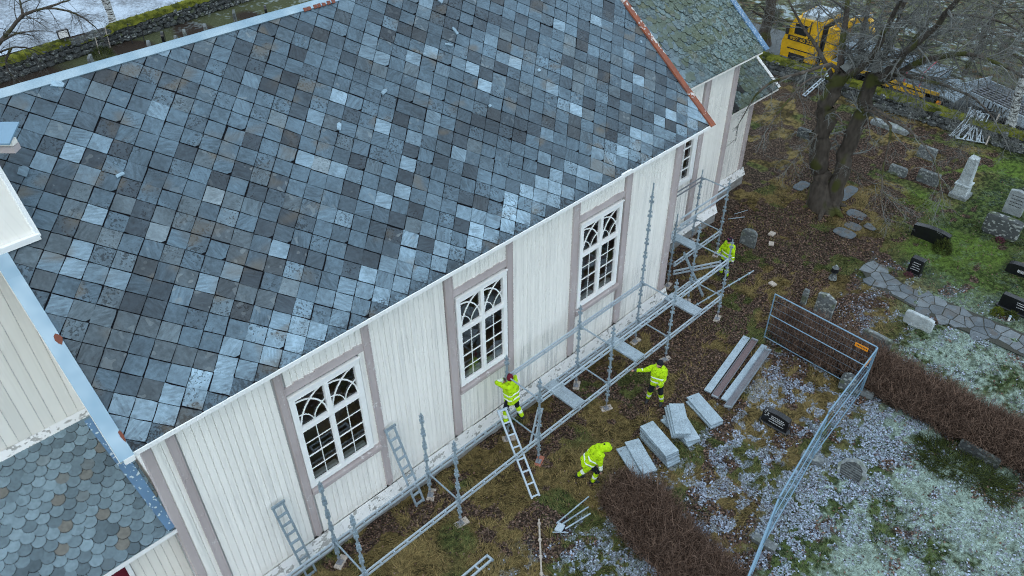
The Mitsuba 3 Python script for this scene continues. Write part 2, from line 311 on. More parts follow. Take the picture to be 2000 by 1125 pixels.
def put(key, mesh, m, label=None, cat=None, group=None, kind=None, smooth=False, parent=None, uv=None):
    key = numbered(f'{parent}__{key}' if parent else key)
    if uv is None:
        n = len(mesh[0]) if isinstance(mesh, tuple) else len(mesh.vertices)
        uv = np.full((n, 2), 0.5) if smooth in (False, True) else None
    scene[key] = mikit.ply(mesh, m, smooth=smooth, uv=uv)
    return tag(key, label, cat, group, kind)
def thing(key, label, cat, group=None):
    return tag(numbered(key), label, cat, group)
def rock(w, d, h, rough=0.03, seed=0, sub=3, power=4.0):
    """A roughly hewn block, its base at z 0."""
    m = trimesh.creation.icosphere(subdivisions=sub)
    v = np.array(m.vertices)
    v = v / (np.sum(np.abs(v) ** power, axis=1, keepdims=True) ** (1 / power))
    v = v * A(w / 2, d / 2, h / 2)
    nv = meshkit.fbm(v * 4.5 + seed * 13.7, 3) - 0.5
    v = v + m.vertices * nv[:, None] * rough * 2 + A(0, 0, h / 2)
    return trimesh.Trimesh(v, m.faces, process=False)
def ground_z(x, y):
    x, y = np.asarray(x, float), np.asarray(y, float)
    near = sstep(36, 30, x) * sstep(-6, 0, x) * sstep(-14, -6, y) * sstep(13.2, 11.6, y)
    b = (meshkit.noise(np.stack([x * 0.55, y * 0.55, x * 0 + 1], -1)) - 0.5) * 0.10 + (meshkit.noise(np.stack([x * 2.1, y * 2.1, x * 0 + 2], -1)) - 0.5) * 0.11 + (meshkit.noise(np.stack([x * 5.5, y * 5.5, x * 0 + 3], -1)) - 0.5) * 0.05
    return b * near - 0.02

# ---------------------------------------------------------------- the ground
gx = np.concatenate([[-600, -250, -100, -50, -25, -12, -6], np.arange(-3, 32, 0.13), np.arange(32, 60, 1.0), [65, 75, 100, 160, 300, 700]])
gy = np.concatenate([[-600, -250, -100, -50, -25, -14, -9, -6, -4, -2.6], np.arange(-1.5, 13.4, 0.13), [13.6, 14.2, 15, 17, 20, 25, 30, 40, 50, 60, 80, 120, 250, 700]])
X, Y = np.meshgrid(gx, gy, indexing='ij')
GZ = ground_z(X, Y)
i, j = np.meshgrid(np.arange(len(gx) - 1), np.arange(len(gy) - 1), indexing='ij')
k = len(gy)
q = np.stack([i * k + j, (i + 1) * k + j, (i + 1) * k + j + 1, i * k + j + 1], -1).reshape(-1, 4)
put('ground', (np.stack([X, Y, GZ], -1).reshape(-1, 3), np.vstack([q[:, [0, 1, 2]], q[:, [0, 2, 3]]])), 'ground_mat', kind='structure', smooth=True)
road = MB().add([[-60, 52.2, .01], [60, 56.2, .01], [60, 130, .01], [-60, 130, .01]], [[0, 1, 2, 3]])
road.build('road', 'road_mat', kind='structure')
lane = MB().add([[40.9, -40, .012], [46.2, -40, .012], [46.2, 51.5, .012], [40.9, 51.5, .012]], [[0, 1, 2, 3]])
lane.build('road', 'road_mat', kind='structure')

rs = np.random.RandomState(5)
def inside_church(x, y): return ((x < 19.7) & (y > 11.9)) | ((x < 25.3) & (y > 13.85)) | ((x < 29) & (y > 14.75))
def on_path(x, y): return (x > 25.5) & (x < 26.8) & (y < 7.8)
def flakes(n, x0, x1, y0, y1, keep, size, tone, name, m, lift, label):
    x, y = rs.uniform(x0, x1, n), rs.uniform(y0, y1, n)
    pr = keep(x, y)
    s = (rs.rand(n) < pr) & ~inside_church(x, y) & ~(on_path(x, y) & (rs.rand(n) < np.where(y > 5.5, .6, .9)))
    x, y = x[s], y[s]; n = len(x)
    z = ground_z(x, y) + rs.uniform(0.004, lift, n)
    a = rs.uniform(0, 2 * math.pi, n); L = rs.uniform(*size, n) / 2; W = L * rs.uniform(0.5, 0.9, n)
    e1 = np.stack([np.cos(a), np.sin(a), rs.normal(0, 0.35, n)], 1); e2 = np.stack([-np.sin(a), np.cos(a), rs.normal(0, 0.35, n)], 1)
    c = np.stack([x, y, z], 1)
    v = np.stack([c - e1 * L[:, None], c + e2 * W[:, None] + A(0, 0, .012), c + e1 * L[:, None], c - e2 * W[:, None] + A(0, 0, .012)], 1).reshape(-1, 3)
    b = np.arange(n)[:, None] * 4
    f = np.vstack([b + [0, 2, 1], b + [0, 3, 2]])
    t = np.repeat(np.stack([np.clip(rs.beta(*tone, n), 0, 1), rs.rand(n)], 1), 4, 0)
    put(name, (v, f), m, label, 'leaves', kind='stuff', uv=t)
def m_at(x, y): return masks(x, y, NN, sstep, np.maximum)
flakes(230000, 2, 41, -1, 13.9, lambda x, y: 0.85 * m_at(x, y)[0] * (1 - 0.8 * m_at(x, y)[1]) * np.where(x > 30, .5, 1) + 0.03, (0.035, 0.09), (0.8, 1.5), 'fallen_leaves', 'leaf_brown', 0.035, 'brown dead leaves lying in drifts over the churchyard grass')
flakes(230000, 4, 28, -2, 9, lambda x, y: 0.50 * m_at(x, y)[1] + 0.10 * m_at(x, y)[0] * sstep(8.5, 6.5, y) + .006 * sstep(6, 4, y), (0.035, 0.085), (0.9, 0.9), 'frosted_leaves', 'leaf_frosted', 0.04, 'dead leaves edged with white frost on the grass')
def blades(n, x0, x1, y0, y1, length, keep):
    x, y = rs.uniform(x0, x1, n), rs.uniform(y0, y1, n)
    lf, fr, gr, br, lw = m_at(x, y)
    s = (rs.rand(n) < keep * (1 - 0.85 * lf)) & ~inside_church(x, y) & ~on_path(x, y)
    x, y, gr, lw = x[s], y[s], gr[s], lw[s]; n = len(x)
    flow = meshkit.noise(np.stack([x * 0.8, y * 0.8, x * 0 + 9], -1)) * 14 + rs.normal(0, 0.6, n)
    L = rs.uniform(*length, n) * (1 - 0.45 * lw); w = rs.uniform(0.008, 0.02, n)
    lean = rs.uniform(0.25, 1.0, n)
    d = np.stack([np.cos(flow), np.sin(flow), lean * 0.9], 1); d /= np.linalg.norm(d, axis=1, keepdims=True)
    sd = np.stack([-np.sin(flow), np.cos(flow), 0 * flow], 1)
    c = np.stack([x, y, ground_z(x, y) - 0.01], 1)
    v = np.stack([c - sd * w[:, None], c + sd * w[:, None], c + d * L[:, None]], 1).reshape(-1, 3)
    f = np.arange(3 * n).reshape(-1, 3)
    t = np.repeat(np.stack([rs.beta(2, 2, n), np.clip(gr + rs.normal(0, .2, n), 0, 1)], 1), 3, 0)
    put('grass', (v, f), 'grass_blade', 'short tangled grass, straw coloured by the church and green among the graves', 'grass', kind='stuff', uv=t)
blades(330000, 2, 33, -2, 13.9, (0.07, 0.2), 0.9)
# ---------------------------------------------------------------- the church
church = thing('church', 'white painted timber church with a blue grey slate roof and mauve corner boards', 'church')
SL = math.radians(37.3)
cs, sn = math.cos(SL), math.sin(SL)
EX = A(1, 0, 0)
RIDGE = 7.75
XA, XB = 1.52, 20.02

def biggest(items, limit=300):
    """Splits (centre, area, piece) into the pieces that show largest and the rest."""
    def size(it):
        s, inside = px_size(it[0])
        return it[1] * s * s * (1 if inside else 1e-4)
    items = sorted(items, key=size, reverse=True)
    return [x[2] for x in items[:limit]], [x[2] for x in items[limit:]]
def lay(items, m, holder, name, limit=300, stuff='rest of the slates'):
    near, rest = biggest(items, limit)
    for fn in near:
        b = MB(); fn(b); b.build(name, m, parent=holder)
    if rest:
        b = MB()
        for fn in rest: fn(b)
        b.build(name, m, kind='stuff', parent=holder)

def roof(name, o, ey, ez, x0, x1, s1, back=True, s0=0.0):
    """The boarding under a roof's slates: the holder of the slates."""
    b = MB().slab([[x0, s0], [x1, s0], [x1, s1], [x0, s1]], o, EX, ey, ez, -0.10, -0.004)
    return b.build(name, 'underlay', parent=church)
# nave roof: diamond slates
o, ey, ez = A(0, 11.8, 6.93), A(0, cs, sn), A(0, -sn, cs)
nave = roof('nave_roof', o, ey, ez, XA, XB, RIDGE)
HD = 0.2835                                             # half the diagonal of a slate
clipper = sbox(XA + 0.01, 0.004, XB - 0.01, RIDGE)
# slates that stand out in the photograph: (x, distance up the slope, tone, hue)
special = {}
def mark(x, s, tone, hue=0.6):
    special[(round((x - 2.377) / HD), round((s - 4.572) / HD))] = (tone, hue)
SPECIAL_LIST = [(3.54, 5.95, 0.93, 0.62), (6.0, 6.53, 0.62, 0.62), (3.28, 4.58, 0.9, 0.62), (2.68, 3.97, 0.82, 0.62), (2.41, 3.68, 0.84, 0.62), (2.69, 3.41, 0.72, 0.62), (2.97, 3.15, 0.78, 0.62), (2.41, 3.14, 0.5, 0.7), (1.83, 3.16, 0.75, 0.62), (2.12, 4.02, 0.7, 0.62), (3.71, 0.63, 0.86, 0.7), (4.01, 0.32, 0.74, 0.62), (3.13, 0.58, 0.9, 0.4), (3.42, 0.32, 0.78, 0.62), (2.55, 0.66, 0.84, 0.62), (2.9, 0.34, 0.85, 0.4), (4.37, 2.3, 0.74, 0.62), (4.97, 2.4, 0.7, 0.62), (2.17, 1.75, 0.28, 0.2), (2.82, 1.45, 0.35, 0.2), (3.17, 1.16, 0.33, 0.2), (3.44, 0.9, 0.28, 0.2), (2.38, 0.95, 0.26, 0.2), (2.68, 2.31, 0.36, 0.2), (2.94, 2.08, 0.36, 0.2), (12.87, 6.69, 0.86, 0.45), (11.17, 5.59, 0.84, 0.62), (12.06, 5.33, 0.8, 0.62), (12.6, 5.29, 0.88, 0.45), (10.91, 5.88, 0.74, 0.62), (11.18, 6.16, 0.72, 0.62), (13.43, 4.48, 0.84, 0.62), (13.45, 3.89, 0.92, 0.62), (9.52, 5.09, 0.86, 0.5), (10.58, 5.02, 0.62, 0.45), (10.06, 3.96, 0.8, 0.62), (10.06, 2.82, 0.78, 0.62), (9.49, 2.29, 0.84, 0.62), (8.94, 2.32, 0.8, 0.62), (9.77, 2.57, 0.15, 0.3), (8.33, 5.09, 0.2, 0.3), (8.62, 4.87, 0.72, 0.62), (13.15, 5.84, 0.2, 0.25), (13.69, 4.17, 0.18, 0.3), (14.25, 4.22, 0.16, 0.3), (7.59, 4.11, 0.72, 0.62), (7.78, 3.97, 0.78, 0.62), (8.43, 6.69, 0.75, 0.62), (17.26, 4.75, 0.78, 0.62), (18.6, 4.49, 0.84, 0.5), (14.89, 4.3, 0.86, 0.62), (15.41, 3.03, 0.76, 0.62), (15.71, 2.21, 0.92, 0.62), (18.65, 2.25, 0.86, 0.62), (16.18, 5.9, 0.84, 0.62), (16.27, 0.56, 0.88, 0.62), (13.43, 0.58, 0.9, 0.5), (12.82, 0.56, 0.84, 0.62), (14.59, 2.21, 0.2, 0.25), (19.45, 4.82, 0.12, 0.3), (15.44, 2.06, 0.22, 0.25), (17.75, 2.08, 0.15, 0.3), (8.87, 1.75, 0.15, 0.3), (10.27, 0.88, 0.15, 0.3), (8.37, 1.6, 0.2, 0.62), (9.15, 0.9, 0.14, 0.62), (7.57, 2.53, 0.66, 0.62), (10.57, 0.63, 0.9, 0.62)]
PATCHES = [(4.0, 7.54, 0.34, 0.2, -0.5, 0.97), (10.63, 4.84, 0.26, 0.13, 0.3, 0.98), (13.22, 5.44, 0.3, 0.08, -0.6, 0.97), (9.0, 4.42, 0.3, 0.14, 0.9, 0.93), (13.19, 3.41, 0.14, 0.1, 0.2, 0.97), (4.07, 5.18, 0.25, 0.1, 0.1, 0.95), (13.86, 6.73, 0.16, 0.2, 0.5, 0.95), (2.54, 5.95, 0.3, 0.25, 0.8, 0.72), (15.4, 3.8, 0.13, 0.11, 0.0, 0.95), (19.63, 3.38, 0.1, 0.12, 0.0, 0.95), (13.68, 5.76, 0.12, 0.34, 0.1, 0.86)]
for a in SPECIAL_LIST: mark(*a)
items = []
i0, i1 = int((XA - 2.377) / HD) - 2, int((XB - 2.377) / HD) + 2
for i in range(i0, i1 + 1):
    for j in range(-18, 13):
        if (i + j) % 2: continue                        # centres of the diamonds lie on every second lattice point, offset by one
        cx, cy = 2.377 + HD * (i + 1), 4.572 + HD * j
        g = 0.956
        jit = lambda k: U(-k, k)
        if R() < 0.12: cx += U(-.02, .02); cy += U(-.025, .012)
        cor = [A(0, -HD), A(HD, 0), A(0, HD), A(-HD, 0)]
        poly = []
        clipc = R() < 0.07
        for q in range(4):
            a, b2 = cor[q], cor[(q + 1) % 4]
            if q == 0 and clipc:
                poly += [a * g + A(-.05, .05), a * g + A(.05, .05)]
            else: poly.append(a * g + A(jit(.010), jit(.010)))
            for t in (0.3, 0.65): poly.append(lerp(a, b2, t) * (g + jit(.024)))
        pg = Polygon(np.array(poly) + A(cx, cy)).buffer(0).intersection(clipper)
        if pg.is_empty or pg.geom_type != 'Polygon' or pg.area < 0.004: continue
        pts = np.array(pg.exterior.coords)[:-1]
        if not pg.convex_hull.area < pg.area * 1.06: pts = np.array(pg.convex_hull.exterior.coords)[:-1]
        s = cy
        # slate tones: patches of one quarry's slate, a pale renewed course above the eave, dark stained eave course
        tone = 0.42 + 0.125 * RNG.gauss(0, 1) + 0.34 * (meshkit.fbm(A(cx * 0.33, s * 0.5, 4.0), 2) - 0.5)
        tone -= 0.10 * math.exp(-((s - 2.4) / 1.0) ** 2) * (1 if cx < 15 else 0.5)
        hue = R()
        if s < 1.15 and s > 0.22:
            if R() < 0.85: tone = U(0.66, 0.93)
            hue = U(0.35, 1)
        elif s <= 0.22: tone = U(0.30, 0.5) if R() < .75 else U(.5, .8)
        elif R() < 0.05: tone = U(0.60, 0.80)
        elif R() < 0.10: tone = U(0.08, 0.2)
        if cx < 6 and 1.2 < s < 5 and R() < 0.35: hue = U(0.15, 0.25)
        if (i + 1, j) in special: tone, hue = special[(i + 1, j)]
        tone = min(max(tone, 0.05), 0.95)
        lift = 0.020 + U(0, 0.006); tw = U(-.012, .012)
        z1 = lift + 0.016 * (0.5 - (pts[:, 1] - cy) / (2 * HD)) * 2 * 0.5 + tw * (pts[:, 0] - cx) / HD
        c3 = o + cx * EX + cy * ey
        def fn(b, pts=pts, z1=z1, uv=(tone, hue)): b.slab(pts, o, EX, ey, ez, z1 - 0.016, z1, uv)
        items.append((c3, pg.area, fn))
lay(items, 'slate', nave, 'slate')
# far slope of the nave roof, ridge capping, verges, eave board
o2 = A(0, 11.8 + 2 * RIDGE * cs, 6.93)
b = MB().slab([[XA, 0], [XB, 0], [XB, RIDGE], [XA, RIDGE]], o2, EX, A(0, -cs, sn), A(0, sn, cs), -0.1, 0.02, (0.4, 0.5))
b.build('far_roof_slope', 'slate', parent=church)
x = 1.25; n = 0
while x < 20.2:
    x2 = min(x + 2.05, 20.25); b = MB()
    rust = 0.0
    b.slab([[x, RIDGE - 0.17], [x2 + .03, RIDGE - 0.17], [x2 + .03, RIDGE + .02], [x, RIDGE + .02]], o, EX, ey, ez, 0.02, 0.055 + 0.004 * (n % 2), (U(.3, .8), rust))
    b.slab([[x, RIDGE - 0.17], [x2 + .03, RIDGE - 0.17], [x2 + .03, RIDGE + .02], [x, RIDGE + .02]], o2, EX, A(0, -cs, sn), A(0, sn, cs), 0.02, 0.055 + 0.004 * (n % 2), (U(.3, .8), rust))
    b.build('ridge_capping', 'zinc', parent=church)
    x = x2; n += 1
for q in range(7):                                       # rust flakes on the lower edge of the capping
    b = MB(); xx = 10.0 + 0.14 * q + U(-.03, .03)
    b.slab([[xx, RIDGE - .21], [xx + .1, RIDGE - .20], [xx + .12, RIDGE - .08 - U(0, .06)], [xx + .02, RIDGE - .10]], o, EX, ey, ez, 0.05, 0.066, (.5, 1.0))
    b.build('rust_flake', 'zinc', parent=church)
s = -0.06; n = 0
while s < RIDGE:
    s2 = min(s + 2.0, RIDGE + .05)
    b = MB().slab([[1.28, s], [1.545, s], [1.545, s2 + .03], [1.28, s2 + .03]], o, EX, ey, ez, 0.03, 0.085 + .004 * (n % 2), (U(.2, .9), 0.0))
    b.build('verge_flashing', 'zinc', parent=church)
    b = MB().slab([[19.99, s], [20.20, s], [20.20, s2 + .02], [19.99, s2 + .02]], o, EX, ey, ez, 0.03, 0.085 + .004 * (n % 2))
    b.build('rusty_verge_flashing', 'rust', parent=church)
    s = s2; n += 1
for (sa, sb2, xa, xb) in ((2.42, 2.66, 1.43, 1.56), (0.22, 0.50, 1.50, 1.57)):
    xm_, sm_ = (xa + xb) / 2, (sa + sb2) / 2
    MB().slab([[xm_ + (xb - xa) / 2 * U(.75, 1.1) * math.cos(q), sm_ + (sb2 - sa) / 2 * U(.75, 1.1) * math.sin(q)] for q in np.linspace(0, 6.28, 9)[:-1]], o, EX, ey, ez, 0.085, 0.0935, (.5, 1.0)).build('rust_flake', 'zinc', parent=church)
for xx in (1.31, 20.13):
    MB().slab([[xx - .02, -.04], [xx + .02, -.04], [xx + .02, RIDGE], [xx - .02, RIDGE]], o, EX, ey, ez, -0.24, 0.028).build('verge_board', 'white_paint', parent=church)
b = MB().box((10.77, 11.775, 6.905), (18.55, 0.035, 0.10), uv=(.8, .8)).box((10.77, 11.95, 6.84), (18.2, 0.32, 0.03))
b.box((1.44, 11.74, 6.90), (.20, .09, .13)).box((15.9, 11.765, 6.96), (.42, .06, .10))
b.build('eave_board', 'window_white', parent=church)
# loose and patched pieces on the roof
for px_, ps, w, h, ang, tone in PATCHES if 'PATCHES' in globals() else ():
    b = MB(); c, s_ = math.cos(ang), math.sin(ang)
    w, h = w * .75, h * .75
    pl = np.array([[-w, -h], [w * .8, -h * .9], [w, h * .3], [w * .5, h], [-w * .9, h * .8]]) / 2
    pl = pl @ A([c, s_], [-s_, c]) + A(px_, ps)
    b.slab(pl, o, EX, ey, ez, 0.03, 0.062, (tone, .6)); b.build('slate_patch', 'slate', parent=church)

# walls: boards hung on a dark backing, cut round the windows
def wall(name, x0, x1, y, z0, z1, openings=(), skip=(), pitch=0.152, m='white_paint', backing=True, z1f=None):
    b = MB(); xs = sorted({x0, x1, *[v for op in openings for v in op[:2]]})
    for a, c in zip(xs, xs[1:]):                         # the log wall behind, with real openings
        op = [q for q in openings if q[0] <= a and q[1] >= c]
        if op:
            b.box(((a + c) / 2, y + .09, (z0 + op[0][2]) / 2), (c - a, .1, op[0][2] - z0)); b.box(((a + c) / 2, y + .09, (op[0][3] + z1) / 2), (c - a, .1, z1 - op[0][3]))
        else: b.box(((a + c) / 2, y + .09, (z0 + z1) / 2), (c - a, .1, z1 - z0))
    h = b.build(name, 'joint_grey', parent=church)
    x = x0
    while x < x1 - 0.02:
        w = min(pitch * U(0.9, 1.1), x1 - x); xc = x + w / 2
        runs = [(z0, z1 if z1f is None else z1f(xc))]
        for q in openings:
            if q[0] - .02 < xc < q[1] + .02: runs = [(z0, q[2]), (q[3], z1)]
        for a, c in runs:
            for (p0, p1) in skip:
                if p0 < xc < p1: break
            else:
                if c - a < 0.05: continue
                b = MB(); t = (U(.1, .9), R()); d = U(0, .004)
                b.box((xc, y + .02 - d, (a + c) / 2), (w - .009, .03, c - a), uv=t)
                b.box((x + w - .024, y + .005 - d, (a + c) / 2), (.014, .008, c - a - .003), uv=(t[0] * .8, t[1]))
                b.build('board', m, parent=h)
        x += w
    return h
WIN = [(4.75, 6.66, 2.62, 5.86), (9.58, 11.42, 2.62, 5.86), (14.31, 16.24, 2.62, 5.86)]
PIL = [(2.18, 2.36), (4.56, 4.74), (6.82, 7.02), (9.31, 9.56), (11.43, 11.64), (14.03, 14.29), (16.33, 16.60), (18.76, 19.10)]
wall('nave_wall', 1.80, 19.10, 12.10, 0.76, 6.88, WIN, PIL)
def pilaster(xa, xb, y, z0, z1, foot=True):
    b = MB(); w = xb - xa; xc = (xa + xb) / 2
    if foot: P = [[xa, z0 + .10], [xc, z0 - .02], [xb, z0 + .10], [xb, z1], [xa, z1]]
    else: P = [[xa, z0], [xb, z0], [xb, z1], [xa, z1]]
    b.slab(P, (0, y, 0), EX, A(0, 0, 1), A(0, -1, 0), -0.06, 0.045, (U(.5, 1), R()))
    for s_ in (-1, 1): b.box((xc + s_ * (w / 2 - .016), y - .052, (z0 + z1) / 2 + .06), (.024, .014, z1 - z0 - .14), uv=(1, R()))
    for zz in np.arange(z0 + .7, z1 - .3, 1.25): b.slab([[xc + .03 * math.cos(a), zz + .045 * math.sin(a)] for a in np.arange(6) * math.pi / 3], (0, y, 0), EX, A(0, 0, 1), A(0, -1, 0), 0.045, 0.058)
    return b.build('pilaster', 'mauve_paint', parent=church)
for xa, xb in PIL: pilaster(xa, xb, 12.10, 0.80, 6.84)
b = MB().box((1.80, 12.12, 3.83), (.17, .12, 6.0)).box((1.733, 12.24, 3.83), (.04, .2, 6.0)); b.build('corner_board', 'mauve_paint', parent=church)
b = MB().box((19.125, 12.3, 3.83), (.045, .45, 6.0)); b.build('corner_board', 'mauve_paint', parent=church)
b = MB().box((1.95, 12.07, 3.8), (.1, .03, 6.05)); b.build('corner_board', 'white_paint', parent=church)
# gable walls
def gable(name, x, y0, y1, z0, zr):
    ym = (y0 + y1) / 2; b = MB()
    b.slab([[y0, z0], [y1, z0], [y1, 6.9], [ym, zr], [y0, 6.9]], (x, 0, 0), A(0, 1, 0), A(0, 0, 1), A(1, 0, 0), -.06, .06)
    return b.build(name, 'white_paint', parent=church)
gable('west_gable', 1.80, 12.2, 23.6, 0.5, 11.3); gable('east_gable', 19.04, 12.2, 23.6, 0.5, 11.3)
MB().box((10.5, 23.6, 3.7), (17.6, .12, 6.4)).build('far_wall', 'white_paint', parent=church)

def window(xa, xb, y, z0=2.68, z1=5.80, curtain=None):
    w = thing(f'{church}__window', None, None)
    zt, xm = 4.66, (xa + xb) / 2
    g0, g1 = xa + .14, xb - .14; m0, m1 = xm - .058, xm + .058
    yf = y - .02
    b = MB()
    for (c0, c1, d0, d1, pr) in ((xa, g0, z0, z1, 0), (g1, xb, z0, z1, 0), (g0, g1, z1 - .17, z1, .002), (g0, g1, z0, z0 + .12, .002), (m0, m1, z0 + .12, z1 - .17, -.004), (g0, m0, zt - .055, zt + .055, -.010), (m1, g1, zt - .055, zt + .055, -.010)):
        b.box(((c0 + c1) / 2, yf + .03 + pr / 2, (d0 + d1) / 2), (c1 - c0, .10 - pr, d1 - d0))
    for (c0, c1) in ((xa - .015, xb + .015),): b.box(((c0 + c1) / 2, yf - .035, z1 + .015), (c1 - c0, .05, .035))
    b.build('frame', 'window_white', parent=w)
    yg = y + .022
    b = MB()
    arcs = [[(0, 0), (.06, .2), (.13, .37), (.3, .60), (.5, .78), (.72, .91), (1, 1.03)], [(0, .9), (.2, .88), (.4, .825), (.55, .75), (.7, .64), (.85, .47), (.94, .30), (1, .02)],
            [(0, .43), (.13, .415), (.25, .37), (.36, .29), (.45, .17), (.5, .02)], [(.5, .02), (.55, .2), (.65, .33), (.78, .42), (1, .52)]]
    for (c0, c1) in ((g0, m0), (m1, g1)):
        W_, H_ = c1 - c0, (z1 - .17) - (zt + .055)
        for n_, arc in enumerate(arcs):
            P = [A(c0 + u * W_, y + .006 - .002 * n_, zt + .055 + min(v, 1.0) * H_) for u, v in arc]
            for p, q in zip(P, P[1:]):
                d = (q - p) / np.linalg.norm(q - p)
                b.box((p + q) / 2, (np.linalg.norm(q - p) + .014, .020, .02 if n_ > 1 else .035), np.stack([d, A(0, 1, 0), np.cross(d, A(0, 1, 0))], 1))
        zs = np.linspace(z0 + .12, zt - .055, 5)
        for k_, zz in enumerate(zs[1:-1]): b.box(((c0 + c1) / 2, y + .008, zz), (W_, .018, .017 if k_ != 1 else .032))
        b.box(((c0 + c1) / 2, y + .010, (zs[0] + zs[-1]) / 2), (.017, .018, zs[-1] - zs[0]))
        for (e0, e1) in ((c0, c0 + .012), (c1 - .012, c1)): b.box(((e0 + e1) / 2, y + .008, (zs[0] + zs[-1]) / 2), (.012, .022, zs[-1] - zs[0]))
    b.build('glazing_bars', 'window_white', parent=w)
    for (c0, c1) in ((g0, m0), (m1, g1)):
        zs = np.linspace(z0 + .12, zt - .055, 5); cm = (c0 + c1) / 2
        for a, c in zip(zs, zs[1:]):
            for e0, e1 in ((c0, cm), (cm, c1)):
                t = U(-.006, .006)
                MB().add([[e0, yg, a], [e1, yg + t, a], [e1, yg + t, c], [e0, yg, c]], [[0, 1, 2, 3]]).build('pane', 'pane_glass', parent=w)
        MB().add([[c0, yg, zt], [c1, yg, zt], [c1, yg, z1 - .1], [c0, yg, z1 - .1]], [[0, 1, 2, 3]]).build('pane', 'pane_glass', parent=w)
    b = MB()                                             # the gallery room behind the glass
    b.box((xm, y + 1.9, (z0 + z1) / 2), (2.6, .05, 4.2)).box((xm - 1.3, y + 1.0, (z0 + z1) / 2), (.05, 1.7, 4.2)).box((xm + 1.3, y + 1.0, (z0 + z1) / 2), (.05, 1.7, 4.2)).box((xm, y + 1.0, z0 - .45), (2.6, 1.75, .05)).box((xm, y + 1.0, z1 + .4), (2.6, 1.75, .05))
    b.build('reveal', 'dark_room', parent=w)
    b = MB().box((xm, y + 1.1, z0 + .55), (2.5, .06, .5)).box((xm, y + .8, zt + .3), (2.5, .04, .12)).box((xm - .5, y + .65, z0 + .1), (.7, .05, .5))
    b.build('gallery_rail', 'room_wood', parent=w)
    for s_ in (0, 1): MB().box((xa + .50 + .85 * s_, y + .13, z0 + .17), (.72, .1, .09), uv=(.2, .2)).build('inner_sill', 'room_rail', parent=w)
    return w
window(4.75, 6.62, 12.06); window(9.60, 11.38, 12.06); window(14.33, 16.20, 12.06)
for (a, c, e) in ((4.74, 6.82, 0), (9.56, 11.43, 0), (14.29, 16.33, 0)):
    b = MB()
    P = [[a, 5.87], [c, 5.87]] + [[c - (c - a) * t, 6.05 + (0.045 if (k_ % 2) else 0.0) + U(-.015, .02)] for k_, t in enumerate(np.linspace(0, 1, 9))]
    for k_ in range(8):
        t0, t1 = k_ / 8, (k_ + 1) / 8
        b.slab([[lerp(a, c, t0), 5.86], [lerp(a, c, t1), 5.86], [lerp(a, c, t1), 6.09 + U(-.03, .03)], [lerp(a, c, t0), 6.09 + U(-.03, .03)]], (0, 12.1, 0), EX, A(0, 0, 1), A(0, -1, 0), -.03, .030, (.4, .5))
    b.build('window_header', 'mauve_paint', parent=church)
    b = MB().box(((a + c) / 2, 12.03, 2.57), (c - a - .02, .17, .08), uv=(1, .5)).box(((a + c) / 2, 12.065, 2.46), (c - a - .03, .07, .17), uv=(1, .5))
    b.build('window_sill', 'mauve_paint', parent=church)
# sloping base boards in lengths over a grey foundation with air vents
def plinth(x0, x1, y, zt=0.80, zb=0.47, d=0.15):
    x = x0
    while x < x1 - .05:
        w = min(U(.7, 1.25), x1 - x); t = U(-.012, .012)
        MB().slab([[x + .004, 0], [x + w - .004, 0], [x + w - .004, 1], [x + .004, 1]], (0, y - d + t, zb + t), EX, A(0, d - .01, zt - zb), A(0, -.9, .4), -.02, .02, (U(.2, 1), R())).build('base_board', 'flaking_paint', parent=church)
        x += w
    b = MB(); vents = [v for v in VENTS if x0 < v < x1]; xs = [x0] + [q for v in vents for q in (v, v + .45)] + [x1]
    for k_, (a, c) in enumerate(zip(xs, xs[1:])):
        if k_ % 2 == 0: b.box(((a + c) / 2, y + .13, zb / 2 - .1), (c - a, .46, zb + .2))
        else: b.box(((a + c) / 2, y + .13, .06), (c - a, .46, .14)); b.box(((a + c) / 2, y + .3, .3), (c - a, .1, .5), uv=(0, 0))
    b.build('foundation', 'foundation_stone', parent=church)
VENTS = (5.0, 6.2, 10.2, 14.7)
plinth(1.7, 19.2, 12.06)
plinth(19.2, 25.1, 13.97); plinth(25.1, 28.55, 14.87)

# chancel, sacristy
wall('chancel_wall', 19.1, 25.0, 14.0, 0.72, 7.02, [(21.85, 23.10, 2.9, 4.95)], [(22.95, 23.2), (24.85, 25.2)], .16)
wall('sacristy_wall', 25.1, 28.4, 14.9, 0.72, 4.0, (), [(28.2, 28.6)], .16)
pilaster(23.02, 23.32, 14.0, .8, 7.0); pilaster(24.82, 25.08, 14.0, .8, 7.0, False); pilaster(28.15, 28.42, 14.9, .8, 3.98, False)
MB().box((25.1, 14.25, 3.8), (.05, .6, 6.2)).build('corner_board', 'mauve_paint', parent=church)
MB().box((28.45, 15.9, 2.3), (.1, 2.0, 3.5)).build('sacristy_end_wall', 'white_paint', parent=church)
MB().box((25.15, 17.5, 3.8), (.1, 6.6, 6.4)).build('chancel_end_wall', 'white_paint', parent=church)
w2 = thing(f'{church}__window', None, None)
b = MB(); y = 13.97
for (c0, c1, d0, d1) in ((21.85, 22.0, 2.9, 4.95), (22.72, 22.98, 2.9, 4.95), (22.0, 22.72, 4.83, 4.95), (22.0, 22.72, 2.9, 3.08)): b.box(((c0 + c1) / 2, y + .03, (d0 + d1) / 2), (c1 - c0, .1, d1 - d0))
b.build('frame', 'window_white', parent=w2); b = MB()
for zz in (3.5, 3.94, 4.38): b.box((22.36, y + .04, zz), (.72, .04, .03))
b.box((22.28, y + .044, 3.95), (.03, .04, 1.75)).build('glazing_bars', 'window_white', parent=w2)
